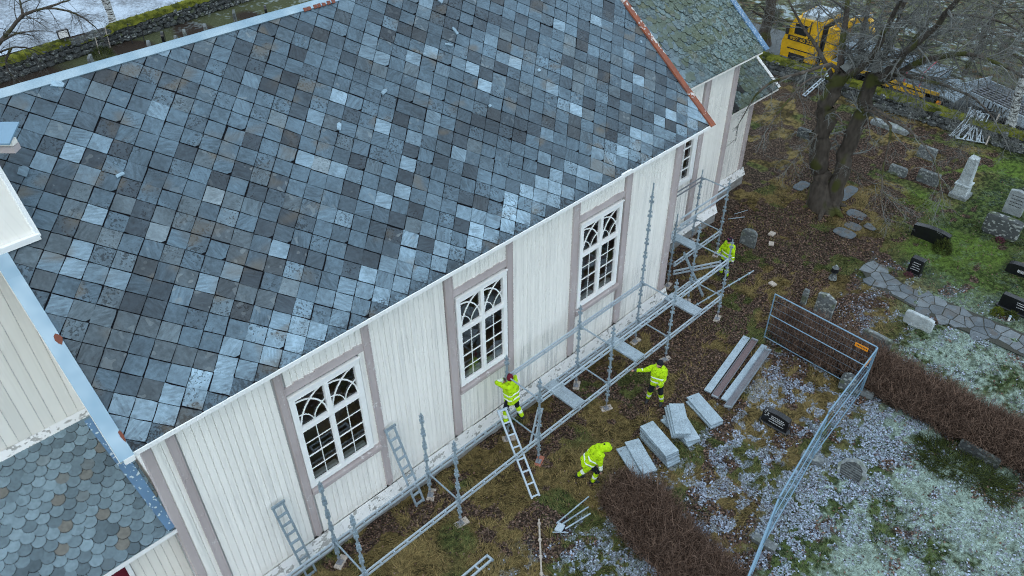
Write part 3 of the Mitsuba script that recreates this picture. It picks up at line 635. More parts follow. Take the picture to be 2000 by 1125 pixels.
for a, c in zip((3.08, 3.5, 3.94, 4.38), (3.5, 3.94, 4.38, 4.83)): MB().add([[22.0, y + .07, a], [22.72, y + .07, a], [22.72, y + .07, c], [22.0, y + .07, c]], [[0, 1, 2, 3]]).build('pane', 'pane_glass', parent=w2)
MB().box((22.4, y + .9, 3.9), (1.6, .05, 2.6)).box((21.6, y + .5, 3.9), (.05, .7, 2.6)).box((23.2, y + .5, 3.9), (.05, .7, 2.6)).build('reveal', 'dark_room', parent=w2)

def scales(name, o, ang, x0, x1, s1, w=0.257, e=0.168, keep=None, limit=300, tone=(0.2, 0.8), rag=0.0, s0=0.0):
    ey, ez = A(0, math.cos(ang), math.sin(ang)), A(0, -math.sin(ang), math.cos(ang))
    h = roof(name, o, ey, ez, x0, x1, s1, s0=s0)
    items = []; row = -1
    clip = sbox(x0 + .005, s0 - .01, x1 - .005, s1)
    while row * e < s1 + .1:
        s = row * e; x = x0 - w + (w / 2 if row % 2 else 0)
        while x < x1 + w:
            cx = x + U(-.008, .008) + rag * U(-.02, .02); cyy = s + U(-.007, .007) + rag * U(-.02, .02); r = w / 2 * 0.985 * (1 + rag * U(-.05, .05))
            a = np.linspace(math.pi, 2 * math.pi, 9)
            pts = np.stack([cx + r * np.cos(a), cyy + r + r * np.sin(a)], 1)
            pts = np.vstack([pts, [[cx + r, cyy + r + e + .09], [cx - r, cyy + r + e + .09]]])
            pg = Polygon(pts).intersection(clip); x += w
            if pg.is_empty or pg.geom_type != 'Polygon' or pg.area < .004: continue
            if keep and not keep(cx, cyy): continue
            P = np.array(pg.exterior.coords)[:-1]
            z1 = 0.040 + 0.05 * (0.17 - (P[:, 1] - cyy)) + U(-.004, .004) + rag * U(-.012, .012)
            uv = (min(max(U(*tone) + .5 * (meshkit.noise(A(cx * 1.3, cyy * 1.3, 3.0)) - .5), 0), 1), R())
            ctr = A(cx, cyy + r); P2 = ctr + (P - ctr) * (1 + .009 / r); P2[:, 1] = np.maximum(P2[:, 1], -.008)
            def fn(b, P=P, P2=P2, z1=z1, uv=uv): b.slab(P, o, EX, ey, ez, z1 - .013, z1, uv).slab(P2, o, EX, ey, ez, z1 - .016, z1 - .006, (0, uv[1]))     # larger dark plate: painted shadow line along the lower edge
            items.append((o + cx * EX + (cyy + .1) * ey, .04, fn))
        row += 1
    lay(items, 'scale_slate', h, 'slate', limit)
    return ey, ez
# porch at the west end
PO = A(0, 12.14, 4.02); PA = math.radians(17)
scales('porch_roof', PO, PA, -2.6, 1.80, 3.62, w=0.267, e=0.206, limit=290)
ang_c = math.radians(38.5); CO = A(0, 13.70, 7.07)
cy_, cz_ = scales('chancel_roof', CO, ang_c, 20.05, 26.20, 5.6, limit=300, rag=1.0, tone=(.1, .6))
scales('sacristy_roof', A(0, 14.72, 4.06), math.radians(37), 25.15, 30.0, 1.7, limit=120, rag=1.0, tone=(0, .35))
b = MB().slab([[26.16, -.03], [26.42, -.03], [26.42, 5.6], [26.16, 5.6]], CO, EX, cy_, cz_, .03, .085, (.3, 0)); b.build('verge_flashing', 'blue_flashing', parent=church)
MB().box((23.0, 13.68, 7.04), (6.1, .03, .05)).build('eave_board', 'white_paint', parent=church)
MB().box((27.55, 14.70, 4.02), (4.85, .04, .06)).build('eave_board', 'white_paint', parent=church)
b = MB().slab([[29.95, 0], [30.10, 0], [30.10, 1.75], [29.95, 1.75]], A(0, 14.72, 4.06), EX, A(0, math.cos(.646), math.sin(.646)), A(0, -math.sin(.646), math.cos(.646)), .0, .08, (.9, 0)); b.build('verge_flashing', 'flaking_paint', parent=church)
ey, ez = A(0, math.cos(PA), math.sin(PA)), A(0, -math.sin(PA), math.cos(PA))
b = MB().slab([[1.56, 0.02], [1.735, 0.02], [1.735, 3.4], [1.40, 3.4]], PO, EX, ey, ez, 0.06, 0.075); b.build('step_flashing', 'blue_flashing', parent=church)
MB().box((-.4, 12.12, 3.98), (4.28, .035, .09)).build('eave_board', 'window_white', parent=church)
wall('porch_wall', -2.4, 1.70, 12.44, .5, 3.92, [(-.6, .60, 2.0, 3.62)], (), .17, m='cream_paint')
b = MB().box((.0, 12.50, 2.8), (1.15, .06, 1.6)); b.build('porch_window', 'maroon_knit', parent=church)
b = MB().box((0.62, 12.39, 2.8), (.09, .06, 1.75)).box((0, 12.39, 3.66), (1.3, .06, .09)); b.build('porch_window_frame', 'window_white', parent=church)
# tower: shaft below, battered upper stage astride the ridge, a cornice above it
TY = 15.62
wall('tower_wall', -2.6, 1.78, TY, 5.0, 9.72, (), (), .25, m='cream_paint')
MB().slab([[-2.6, 0], [1.78, 0], [1.78, .2], [-2.6, .2]], (0, TY - .15, 5.06), EX, A(0, .72, .69), A(0, -.69, .72), 0, .02, (.3, .4)).build('base_flashing', 'flaking_paint', parent=church)
zb, zt = 9.74, 12.3
base = A([-3.4, 15.40], [2.13, 15.40], [2.13, 20.4], [-3.4, 20.4]); tp = base + A([.16, .55], [-.16, .55], [-.16, -.55], [.16, -.55]) * 1.0
v = np.vstack([np.c_[base, np.full(4, zb)], np.c_[tp, np.full(4, zt)]])
put('tower_stage', (v, A([0, 1, 5], [0, 5, 4], [1, 2, 6], [1, 6, 5], [2, 3, 7], [2, 7, 6], [3, 0, 4], [3, 4, 7], [4, 5, 6], [4, 6, 7], [0, 2, 1], [0, 3, 2]).astype(int)), 'cream_paint', parent=church)
MB().box((-.65, 15.36, zb + .03), (5.62, .09, .12)).build('tower_skirt_board', 'window_white', parent=church)
MB().bar((2.14, 15.38, zb + .02), (1.98, 15.94, zt), .08, .08).build('tower_corner_board', 'window_white', parent=church)
dg = A(-1, 1, 0) / math.sqrt(2); V = A(2.44, 15.42, 11.54)
b = MB().bar(V, V + dg * 2.2, .20, .12); b.build('tower_bracket', 'mauve_paint', parent=church)
b = MB().bar(V + A(0, 0, .12) - dg * 0.0, V + dg * 2.2 + A(0, 0, .12), .16, .10); b.build('tower_bracket', 'cream_paint', parent=church)
c = V + A(0.03, 0, .26)
b = MB().slab([[-.03, -.26], [2.2, -.26], [2.2, .26], [-.03, .26]], c, dg, A(.707, .707, 0) * .94 + A(0, 0, .34), A(0, 0, 1), 0, .03, (.0, 0)); b.build('tower_bracket_roof', 'fence_steel', parent=church)
# ---------------------------------------------------------------- scaffolding
XS = [4.76, 7.80, 10.83, 13.88, 16.90, 19.93]
YI, YO = 11.50, 10.22
scaf = thing('scaffold', 'galvanised steel scaffold of two rows of standards along the church wall', 'scaffold')
def standard(x, y, z0, z1, holder, thin_top=True):
    b = MB(); t = (U(.2, .6), 0.0)
    b.tube([(x, y, z0), (x, y, z1 - .3)], .030, 8, t)
    b.tube([(x, y, z1 - .32), (x, y, z1)], .022, 7, (.3, 0))
    zz = z0 + .28
    while zz < z1 - .25:                                 # pairs of wedge pockets every half metre
        for k in range(4):
            a = k * math.pi / 2 + .4
            b.box((x + .045 * math.cos(a), y + .045 * math.sin(a), zz), (.05, .035, .075), rotz(a), t)
            b.box((x + .042 * math.cos(a), y + .042 * math.sin(a), zz + .16), (.038, .03, .05), rotz(a), t)
        zz += .51
    return b.build('standard', 'galvanised', parent=holder)
def foot(x, y, holder, m='base_wood', rot=0.2):
    z = float(ground_z(x, y))
    b = MB().tube([(x, y, z + .05), (x, y, .42)], .019, 7).box((x, y, z + .055), (.16, .16, .012), rotz(rot)).tube([(x, y, .30), (x, y, .335)], .05, 8)
    b.build('base_jack', 'galvanised', parent=holder)
    MB().box((x + .03, y, z + .015), (.40, .21, .06), rotz(rot), (R(), R())).build('sole_board', m, parent=holder)
def lattice(p0, p1, holder, gap=.16, r=.0215, key='lattice_beam', upv=(0, 0, 1), every=.42, m='pale_steel', flat=False):
    """A beam of two rails joined by short webs."""
    p0, p1, upv = A(*p0), A(*p1), A(*upv); L = np.linalg.norm(p1 - p0); d = (p1 - p0) / L
    b = MB(); t = (U(.3, .9), 0)
    for s in (0, 1): b.bar(p0 + upv * gap * s, p1 + upv * gap * s, .042, .042, t, ref=(0.01, 0.02, 1) if abs(d[2]) < .9 else (1, 0, 0))
    n = max(2, int(L / every))
    for k in range(n + 1):
        c = p0 + d * (L * k / n * .98 + .01 * L)
        b.bar(c + upv * .02, c + upv * (gap - .02), .09, .03, t, ref=tuple(d))
    return b.build(key, m, parent=holder)
def ledger(x0, x1, y, z, holder, double=True):
    if double: return lattice((x0 + .03, y, z - .16), (x1 - .03, y, z - .16), holder)
    MB().tube([(x0 + .03, y, z), (x1 - .03, y, z)], .022, 7, (.7, 0)).build('ledger', 'pale_steel', parent=holder)
def transom(x, z, holder, y0=YO, y1=YI):
    b = MB().tube([(x, y0 + .03, z), (x, y1 - .03, z)], .024, 7, (.5, 0))
    for s, y in ((1, y0), (-1, y1)): b.slab([[0, 0], [.2, 0], [0, -.16]], (x - .006, y + s * .03, z), A(0, s, 0), A(0, 0, 1), A(1, 0, 0), 0, .012, (.5, 0))
    b.build('transom', 'galvanised', parent=holder)
for k, x in enumerate(XS):
    for y, inner in ((YI, True), (YO, False)):
        if k == 0 and not inner: pass
        top = 6.32 if (k == 4 and inner) else 3.42
        standard(x + (-.03 if inner else -.04) * 0, y, .30, top, scaf)
        foot(x, y, scaf, 'brick_red' if (k == 2 and not inner) else 'base_wood', U(-.5, .7))
    transom(x, 1.05, scaf)
    if k >= 2: transom(x, 2.62, scaf)
for a, c in zip([1.72] + XS, XS):
    ledger(a, c, YI, 1.02, scaf); ledger(a, c, YO, 1.08, scaf)
for k in (2, 3, 4):
    ledger(XS[k], XS[k + 1], YO, 2.66, scaf)
for k in (1, 2, 3): lattice((XS[k] + .03, YI, 2.50), (XS[k + 1] - .03, YI, 2.50), scaf, .12, every=1.5) if k > 1 else None
# the bay that turns the corner to the chancel
for x, y, top in ((23.15, 12.45, 3.40), (23.22, 13.68, 3.3), (20.20, 12.60, 3.2)):
    standard(x, y, .25, top, scaf); foot(x, y, scaf)
for z in (3.08, 2.80): MB().bar((20.2, 12.45, z), (23.15, 12.45, z), .045, .045).build('ledger', 'pale_steel', parent=scaf)
lattice((20.2, 12.45, 1.0), (23.15, 12.45, 1.0), scaf); lattice((20.3, 13.68, 1.0), (23.2, 13.68, 1.0), scaf)
for z in (2.98, 2.80): MB().bar((19.6, 13.68, z), (23.2, 13.68, z), .04, .04).build('ledger', 'galvanised', parent=scaf)
for z in (3.0, 1.12): transom(23.18, z, scaf, 12.45, 13.68)

def deck(c, ang, z, label, group, L=1.26, W=.46, key='scaffold_deck', roll=0.0):
    """A perforated steel deck lying flat: folded plate with end hooks."""
    t = thing(key, label, 'deck', group)
    M = rotz(ang); M2 = M if not roll else M @ A([1, 0, 0], [0, math.cos(roll), -math.sin(roll)], [0, math.sin(roll), math.cos(roll)])
    c = A(c[0], c[1], z); tone = (U(.55, .95), 0.0 if R() < .85 else .12)
    def B(): return MB()
    b = B().box(c + M2 @ A(0, 0, 0), (L, W, .012), M2, tone)
    for s in (-1, 1): b.box(c + M2 @ A(0, s * (W / 2 - .008), -.03), (L, .012, .05), M2, tone); b.box(c + M2 @ A(s * (L / 2 - .008), 0, -.03), (.012, W, .05), M2, tone)
    b.build('plate', 'galvanised', parent=t)
    b = B().box(c + M2 @ A(0, 0, .008), (L * .96, .012, .006), M2, (1, 0))
    for s in (-1, 1): b.box(c + M2 @ A(0, s * W * .25, .007), (L * .96, .006, .004), M2, (.8, 0))
    b.build('stiffening_rib', 'pale_steel', parent=t)
    if R() < .6: MB().box(c + M2 @ A(L / 2 - .12, W / 2 - .1, .0065), (.03, .04, .003), M2).build('lifting_hole', 'truck_black', parent=t)
    return t
deck((12.54, 10.84), math.pi / 2, 1.155, 'steel deck lying across the scaffold, nearest to the worker who clings to a pole', 'decks laid across the scaffold', 1.28, .45)
deck((15.38, 10.83), math.pi / 2, 1.155, 'steel deck lying across the scaffold behind the pointing worker', 'decks laid across the scaffold', 1.26, .45)
deck((18.52, 10.84), math.pi / 2, 1.155, 'steel deck lying across the last straight bay of the scaffold', 'decks laid across the scaffold', 1.26, .45)
deck((21.60, 13.0), math.pi / 2, 1.16, 'steel deck lying across the corner bay of the scaffold by the small chancel window', 'decks laid across the scaffold', 1.2, .42)

# decks lifted off and stacked on the grass
def ang(a, b): return math.atan2(b[1] - a[1], b[0] - a[0])
G_ = 'steel decks stacked on the grass'
def gz(x, y): return float(ground_z(x, y))
a1 = ang((12.53, 7.75), (13.07, 8.84))
deck((12.72, 8.22), a1 + .06, .10, 'lower of the two steel decks in the stack nearest the brown hedge tip', G_, 1.24); deck((13.01, 8.18), a1, .17, 'upper of the two steel decks in the stack nearest the brown hedge tip', G_, 1.24)
a2 = ang((13.38, 7.55), (13.74, 8.80)); lev = ['lowest', 'second lowest', 'third from the bottom', 'third from the top', 'second from the top', 'topmost']
for k in range(6):
    deck((13.67 + .014 * k + U(-.01, .01), 7.98 + .024 * k + U(-.02, .02)), a2 + U(-.02, .02) + (.03 if k < 3 else 0), .09 + .066 * k, f'{lev[k]} steel deck of the tall stack of six', G_, 1.29)
a3 = ang((14.28, 7.87), (15.11, 8.72)); a3b = ang((14.35, 7.40), (14.62, 8.66))
for k, lab in ((0, 'lowest'), (1, 'second')): deck((14.70 + .05 * k, 8.00 + .02 * k), a3b - .12 * k, .09 + .066 * k, f'{lab} steel deck in the fanned out pile beside the tall stack', G_, 1.25)
deck((14.84, 7.98), a3b - .28, .222, 'third steel deck in the fanned out pile, turned a little', G_, 1.25)
for k in range(3): deck((14.71 + .045 * k, 8.21 - .035 * k), a3 + .03 - .015 * k, .288 + .066 * k, ['third deck from the top, skewed across the fanned out pile', 'second deck from the top, skewed across the fanned out pile', 'top deck with a dark hole, skewed across the fanned out pile'][k], G_, 1.21)
a4 = ang((15.43, 7.40), (15.87, 8.64))
deck((15.82, 7.91), a4 + .05, .09, 'lower of the two steel decks beside the long planks', G_, 1.25); deck((15.89, 7.95), a4, .16, 'upper of the two steel decks beside the long planks', G_, 1.29)
# long decks, two face up and two upside down
def long_plank(p0, p1, w, z, tone, label, upside=False, m='galvanised', tilt=0.0):
    t = thing('long_deck', label, 'deck', 'long steel decks laid side by side')
    d = A(p1[0] - p0[0], p1[1] - p0[1], 0); L = np.linalg.norm(d); M = rotz(math.atan2(d[1], d[0])) @ A([1, 0, 0], [0, math.cos(tilt), -math.sin(tilt)], [0, math.sin(tilt), math.cos(tilt)])
    c = A((p0[0] + p1[0]) / 2, (p0[1] + p1[1]) / 2, z)
    b = MB(); pz = -.05 if upside else 0
    b.box(c + M @ A(0, 0, pz), (L, w, .01), M, tone)
    b.build('plate', m, parent=t); b = MB()
    for s in (-1, 1): b.box(c + M @ A(0, s * (w / 2 - .006), -.025), (L, .012, .062), M, (min(tone[0] + .2, 1), tone[1] * .5))
    for s in (-1, 1): b.box(c + M @ A(s * (L / 2 - .03), 0, -.02), (.06, w - .03, .05), M, (.7, tone[1] * .4))
    b.build('folded_edge', m, parent=t)
    return t
long_plank((16.63, 8.35), (19.75, 8.90), .235, .10, (.8, 0), 'long steel deck face up, nearest the church')
long_plank((16.57, 8.05), (19.85, 8.63), .23, .12, (.0, .95), 'long rust brown steel deck upside down, second from the church', True)
long_plank((16.70, 7.78), (19.82, 8.24), .20, .09, (.6, 0), 'long steel deck face up, partly under the outermost plank')
long_plank((16.45, 7.50), (19.66, 8.03), .25, .17, (.3, .6), 'long tilted steel deck with a rusty end, farthest from the church', True, tilt=-.35)

# loose scaffold beams and poles
def beam(p0, p1, upv, label, gap=.26, key='ladder_beam', m='galvanised', every=.36):
    t = thing(key, label, 'beam', 'loose ladder beams'); p0, p1, upv = A(*p0), A(*p1), A(*upv)
    d = (p1 - p0) / np.linalg.norm(p1 - p0); L = np.linalg.norm(p1 - p0); tone = (U(.3, .8), 0)
    for s in (0, 1): MB().bar(p0 + upv * gap * s, p1 + upv * gap * s, .05, .05, tone, ref=tuple(np.cross(d, upv))).build('rail', m, parent=t)
    n = int(L / every)
    for k in range(n + 1):
        c = p0 + d * (L * (.02 + .96 * k / n)); MB().bar(c + upv * .02, c + upv * (gap - .02), .055, .045, tone, ref=tuple(d)).build('web', m, parent=t)
    e = p1 - d * .03
    MB().bar(e - upv * .03, e + upv * (gap + .06), .05, .06, (.1, 0), ref=tuple(d)).build('end_hook', 'galvanised', parent=t)
    return t
beam((7.30, 11.50, .03), (6.98, 11.97, 3.05), (1, 0, 0), 'ladder beam leaning on the wall right of the first full window')
beam((3.93, 11.75, .03), (3.70, 11.97, 3.0), (1, 0, 0), 'ladder beam leaning on the wall nearest the porch')
beam((9.75, 9.42, .03), (10.28, 11.32, 1.78), (.93, -.3, 0), 'bright ladder beam leaning on the scaffold below the climbing worker', m='pale_steel', gap=.24)
beam((11.14, 10.86, .03), (11.95, 11.33, .55), (.4, -.5, .25), 'short ladder beam lying inside the scaffold behind an outer standard', gap=.2, m='pale_steel')
beam((6.30, 8.99, .05), (7.66, 8.98, .06), (0, -.9, .1), 'pale ladder beam lying on the mossy grass at the edge of the photo', m='pale_steel', gap=.2)
beam((20.0, 12.0, 1.9), (20.6, 11.3, .02), (.5, .3, .1), 'ladder beam leaning across the nave corner inside the scaffold', gap=.14, every=.5)
beam((20.3, 12.5, .55), (21.75, 11.45, .78), (0, 0, 1), 'ladder beam held at one end by the worker at the far scaffold', gap=.15, m='pale_steel')
def pole(p0, p1, label, group='loose scaffold poles', r=.026, cups=True, key='scaffold_pole', m='galvanised', cat='pole'):
    p0, p1 = A(*p0), A(*p1); L = np.linalg.norm(p1 - p0); d = (p1 - p0) / L
    b = MB().tube([p0, p1], r, 8, (U(.4, .9), 0)); s = .15
    if cups:
        while s < L: b.tube([p0 + d * (s - .03), p0 + d * (s + .03)], r * 1.9, 7, (.6, 0)); s += .5
    k = b.build(key, m); return tag(k, label, cat, group)
pole((9.40, 8.81, .05), (7.60, 6.92, .06), 'weathered scaffold standard lying on moss beside the brown hedge', m='base_wood')
pole((19.88, 11.16, .06), (22.67, 10.55, .5), 'scaffold standard resting sloping across the far end of the outer row')
for a, c, lab in (((9.64, 8.38), (10.86, 8.30), 'first'), ((9.66, 8.27), (10.60, 8.08), 'second'), ((9.68, 8.10), (10.48, 7.90), 'third')):
    pole((*a, .06), (*c, .16), f'{lab} of three short galvanised tubes poking out from under the hedge', 'short tubes by the hedge', .022, False)
tag(MB().box((9.60, 8.22, .06), (.26, .20, .06), rotz(.3), (.9, 0)).build('steel_bracket', 'pale_steel'), 'pale steel bracket lying across the tubes by the hedge', 'bracket')
pole((9.37, 8.27, .05), (9.66, 7.96, .05), 'thin short rod on the ground below the tubes by the hedge', 'loose scaffold poles', .014, False)
pole((25.6, 13.52, .04), (26.2, 13.12, .05), 'thin rod lying on dead leaves by the chancel, lower one', 'thin rods on the leaves', .018, False); pole((26.1, 13.55, .04), (26.75, 13.32, .05), 'thin rod lying on dead leaves by the chancel, upper one', 'thin rods on the leaves', .012, False)
tag(MB().bar((20.6, 12.1, .06), (21.6, 11.9, .07), .05, .05).box((21.55, 11.85, .06), (.22, .16, .03), rotz(.5)).build('steel_bracket', 'pale_steel'), 'steel bar with a plate lying inside the corner of the scaffold', 'bracket')

# ---------------------------------------------------------------- mesh fence
def panel(p0, p1, h, label, pieces=True):
    t = thing('mesh_fence', label, 'fence', 'temporary mesh fences'); p0, p1 = A(p0[0], p0[1], .08), A(p1[0], p1[1], .08); Z = A(0, 0, 1)
    for p in (p0, p1): MB().tube([p, p + Z * h], .023, 7).build('post', 'fence_steel', parent=t)
    MB().tube([p0 + Z * h, p1 + Z * h], .023, 7).build('top_rail', 'fence_steel', parent=t); MB().tube([p0 + Z * .05, p1 + Z * .05], .019, 6).build('bottom_rail', 'fence_steel', parent=t)
    MB().tube([p0 + Z * h * .54, p1 + Z * h * .54], .017, 6).build('middle_rail', 'fence_steel', parent=t)
    b = MB(); n = int(np.linalg.norm(p1 - p0) / .11)
    for k in range(1, n): c = lerp(p0, p1, k / n); b.tube([c + Z * .05, c + Z * h], .0014, 3)
    for q in (.2, .36, .72, .87): b.tube([p0 + Z * h * q, p1 + Z * h * q], .0028, 4)
    b.build('wire_mesh', 'fence_steel', kind='stuff', parent=t)
    return t
f1 = panel((20.16, 8.47), (20.08, 4.95), 1.92, 'mesh fence panel with an orange plate, standing in the brown hedge')
MB().box((20.04, 5.35, 1.76), (.014, .42, .14)).build('name_plate', 'orange_plate', parent=f1)
b = MB()
for k in range(7): b.box((20.031, 5.19 + .05 * k, 1.77), (.004, .03, .05))
b.build('lettering', 'dark_inscription', parent=f1)
f2 = panel((20.06, 4.91), (16.62, 4.66), 1.92, 'mesh fence panel with an orange plate on edge, running from the hedge corner')
MB().box((19.6, 4.905, 1.74), (.42, .014, .14), rotz(.073)).build('name_plate', 'orange_plate', parent=f2)
f3 = panel((16.50, 4.63), (13.15, 4.12), 1.92, 'middle mesh fence panel across the frosty grass'); f4 = panel((13.05, 4.10), (9.75, 3.2), 1.92, 'mesh fence panel nearest the bottom edge of the photo')
for x, y, w_ in ((20.12, 4.85, 'corner joint of the mesh fence'), (16.56, 4.64, 'middle joint of the mesh fence'), (13.1, 4.1, 'joint of the mesh fence nearest the bottom edge')):
    tag(MB().box((x, y, .08), (.62, .24, .14), rotz(1.7)).build('concrete_block', 'stone'), f'concrete block under the {w_}', 'block', 'concrete fence blocks')

# ---------------------------------------------------------------- gravestones and paths
def slab_stone(c, w, d, h, label, tone=.5, lich=.8, m='stone', shape='square', key='gravestone', cat='gravestone', lean=0.0, yaw=0.0, writing=None, base=None, rough=.02, group=None):
    """An upright stone whose face looks along -x."""
    t = thing(key, label, cat, group); x, y = c; z = gz(x, y) - .03
    if base: put('base', place(rock(base[0], base[1], base[2], .012, x), x, y, z, yaw), m, smooth=35, parent=t, uv=None) ; z += (base[2] - .03) if base else 0
    if shape == 'rough': g = place(rock(d, w, h, rough, x + y, 4, 7.0), x, y, z, yaw, lean)
    else:
        k = 18; hw = w / 2
        if shape == 'round': P = [(-hw, 0), (hw, 0)] + [(hw * math.cos(a), h - hw * .8 + hw * .8 * math.sin(a)) for a in np.linspace(0, math.pi, k)]
        elif shape == 'arch': P = [(-hw, 0), (hw, 0)] + [(hw * math.cos(a), h * .72 + h * .28 * math.sin(a)) for a in np.linspace(0, math.pi, k)]
        elif shape == 'slope': P = [(-hw, 0), (hw, 0), (hw, h * .86), (-hw * .1, h), (-hw, h * .93)]
        elif shape == 'wave': P = [(-hw, 0), (hw, 0)] + [(hw - w * q, h * (.8 + .2 * math.sin(math.pi * (q * .8 + .15)))) for q in np.linspace(0, 1, 12)]
        else: P = [(-hw, 0), (hw, 0), (hw, h - .03), (hw - .03, h), (-hw + .03, h), (-hw, h - .03)]
        ex = trimesh.creation.extrude_polygon(Polygon(P), d, engine='earcut'); v = np.array(ex.vertices)
        g = place(trimesh.Trimesh(np.stack([v[:, 2] - d / 2, -v[:, 0], v[:, 1]], 1)[:, [0, 1, 2]], ex.faces[:, ::-1], process=False), x, y, z, yaw, lean)
    n = len(g.vertices); put('slab', g, m, parent=t, uv=np.tile([tone, lich], (n, 1)), smooth=(shape == 'rough'))
    if writing:
        b = MB(); Rz = rotz(yaw)
        for q, (u0, u1, zz, hh) in enumerate(writing):
            u = u0
            while u < u1:
                ww = U(.015, .05); b.box(A(x, y, z) + Rz @ A(-d / 2 - .003 - lean * zz * 0, -u - ww / 2, zz), (.006, ww, hh)); u += ww + U(.008, .022)
        b.build('inscription', 'pale_inscription' if m == 'black_granite' else 'dark_inscription', parent=t)
    return t
def place(mesh, x, y, z, yaw=0.0, lean=0.0):
    M = np.eye(4); M[:3, :3] = rotz(yaw) @ A([math.cos(lean), 0, math.sin(lean)], [0, 1, 0], [-math.sin(lean), 0, math.cos(lean)]); M[:3, 3] = (x, y, z)
    m = mesh.copy(); m.apply_transform(M); return m
lines = lambda u0, u1, zs, h: [(u0 + U(0, .06), u1 - U(0, .08), z, h) for z in zs]
g = slab_stone((16.96, 6.12), .84, .20, .52, 'black granite gravestone with pale lettering on the frosty grass inside the fence', m='black_granite', shape='wave', yaw=.05, writing=lines(-.18, .33, (.14, .24, .31, .38), .028), base=(.34, 1.0, .14))
b = MB()
for q in range(10): a = q * .7; b.box((16.845, 6.40 + .06 * math.cos(a), .43 + .09 * math.sin(a) * (q % 3 + 1) / 2), (.008, .05, .018), A([1, 0, 0], [0, math.cos(a), -math.sin(a)], [0, math.sin(a), math.cos(a)]))
b.build('rose_emblem', 'pale_inscription', parent=g)
slab_stone((24.62, 11.97), .62, .16, .80, 'round topped grey headstone in the dead leaves by the scaffold worker', .35, .5, shape='arch', yaw=.2)
slab_stone((22.50, 7.62), .64, .16, 1.18, 'tall leaning grey green headstone rising out of the brown hedge', .42, .9, shape='slope', lean=.06)
slab_stone((24.52, 5.06), .98, .17, .58, 'pale granite headstone below the flagstone path', .95, .1, shape='rough', rough=.012)
slab_stone((22.50, 5.62), .98, .17, .60, 'low grey headstone just beyond the fence corner', .5, .7, shape='rough', rough=.02)
slab_stone((22.86, 8.50), .20, .13, .72, 'small tapering lichened marker post beside the tall grey green headstone', .6, 1, shape='rough', key='grave_marker', rough=.02)
slab_stone((19.99, 5.34), .50, .15, .72, 'mossy headstone inside the fence corner, half hidden by the hedge', .3, 1, shape='arch', yaw=.1)
slab_stone((20.62, 8.15), .34, .26, .45, 'squat lichened stone by the first fence post', .55, 1, shape='rough', rough=.04, key='field_stone', cat='stone')
slab_stone((30.00, 6.98), 1.40, .26, .62, 'wide black granite gravestone with a sloping top behind a round dark bush', m='black_granite', shape='wave')
slab_stone((27.50, 6.48), .48, .26, .66, 'small square black gravestone with pale top edges at the path', m='black_granite', writing=lines(-.15, .18, (.2, .3, .4, .5), .025), base=(.3, .6, .1))
slab_stone((30.30, 3.55), 1.15, .26, .48, 'black gravestone with a pale inscription strip, cut by the right edge of the photo', m='black_granite', shape='arch', writing=lines(-.2, .2, (.2, .26), .06))
slab_stone((27.80, 2.90), 1.25, .22, .52, 'wide black gravestone with a yellow green bush in front, lower right', m='black_granite', shape='square', writing=lines(-.1, .5, (.22, .32, .4), .025), base=(.36, 1.4, .12))
slab_stone((32.30, 5.16), 1.34, .34, .92, 'big rectangular dark gravestone with lichened edges on the green grass', .12, .9, shape='rough', rough=.015)
slab_stone((34.42, 5.40), .72, .18, 1.15, 'pale blue grey headstone with a dark inscription near the right edge', .8, .1, shape='slope', writing=lines(-.25, .28, (.45, .6, .75, .9), .04))
slab_stone((36.0, 5.35), .60, .2, .5, 'dark stone standing behind the pale blue grey headstone', .1, .6, shape='square')
slab_stone((34.15, 10.22), .78, .18, .46, 'lichened headstone under the drooping twigs, nearest to the big tree', .45, 1, shape='rough')
slab_stone((34.35, 8.95), .92, .2, .62, 'square grey headstone under the drooping twigs, farther from the big tree', .3, .7, shape='square')
slab_stone((36.55, 9.96), .80, .2, .60, 'grey headstone behind the other two under the drooping twigs', .45, .6, shape='square')
slab_stone((34.4, 14.7), 1.35, .2, .48, 'long dark headstone with a frosted top left of the big trunk', .12, .5, shape='square')
slab_stone((38.15, 14.1), .6, .4, .26, 'low pale stone block behind the trunks of the big tree', .8, .4, shape='rough', key='stone_block', cat='stone')
slab_stone((38.25, 12.5), 1.9, .5, .28, 'long frosted stone kerb under the twigs below the wall', .75, .6, shape='rough', key='stone_block', cat='stone')
slab_stone((20.05, 1.30), 1.12, .10, .46, 'dark slab standing in the shadow of the long hedge', .0, .25, shape='square')
ob = thing('obelisk', 'tall pale marble obelisk monument on a stepped base', 'monument'); x, y = 34.34, 7.5; z = gz(x, y) - .03
b = MB().box((x, y, z + .09), (.74, .74, .18), uv=(.7, .5)); b.build('plinth', 'stone', parent=ob)
MB().box((x, y, z + .41), (.56, .56, .46), uv=(.9, .15), taper=(.96, .96)).box((x, y, z + .66), (.62, .62, .06), uv=(.95, .1)).build('pedestal', 'stone', parent=ob)
MB().box((x, y, z + 1.29), (.46, .46, 1.2), uv=(.85, .12), taper=(.78, .78)).box((x, y, z + 1.94), (.36, .36, .12), uv=(.95, .1), taper=(.15, .6)).build('shaft', 'stone', parent=ob)
rs_ = thing('round_gravestone', 'low round gravestone with ridged dark face and pale rough rim on the frosty grass', 'gravestone')
k = 22; rr = lambda q: 1 + .05 * math.sin(q * 2.7) + .04 * math.sin(q * 5.1 + 1)
M = A([.55, 0, -.83], [0, 1, 0], [.83, 0, .55])
o_ = A(16.78, 3.58, .20); ex_, ey_, ez_ = M @ A(1, 0, 0), M @ A(0, 1, 0), M @ A(0, 0, 1)
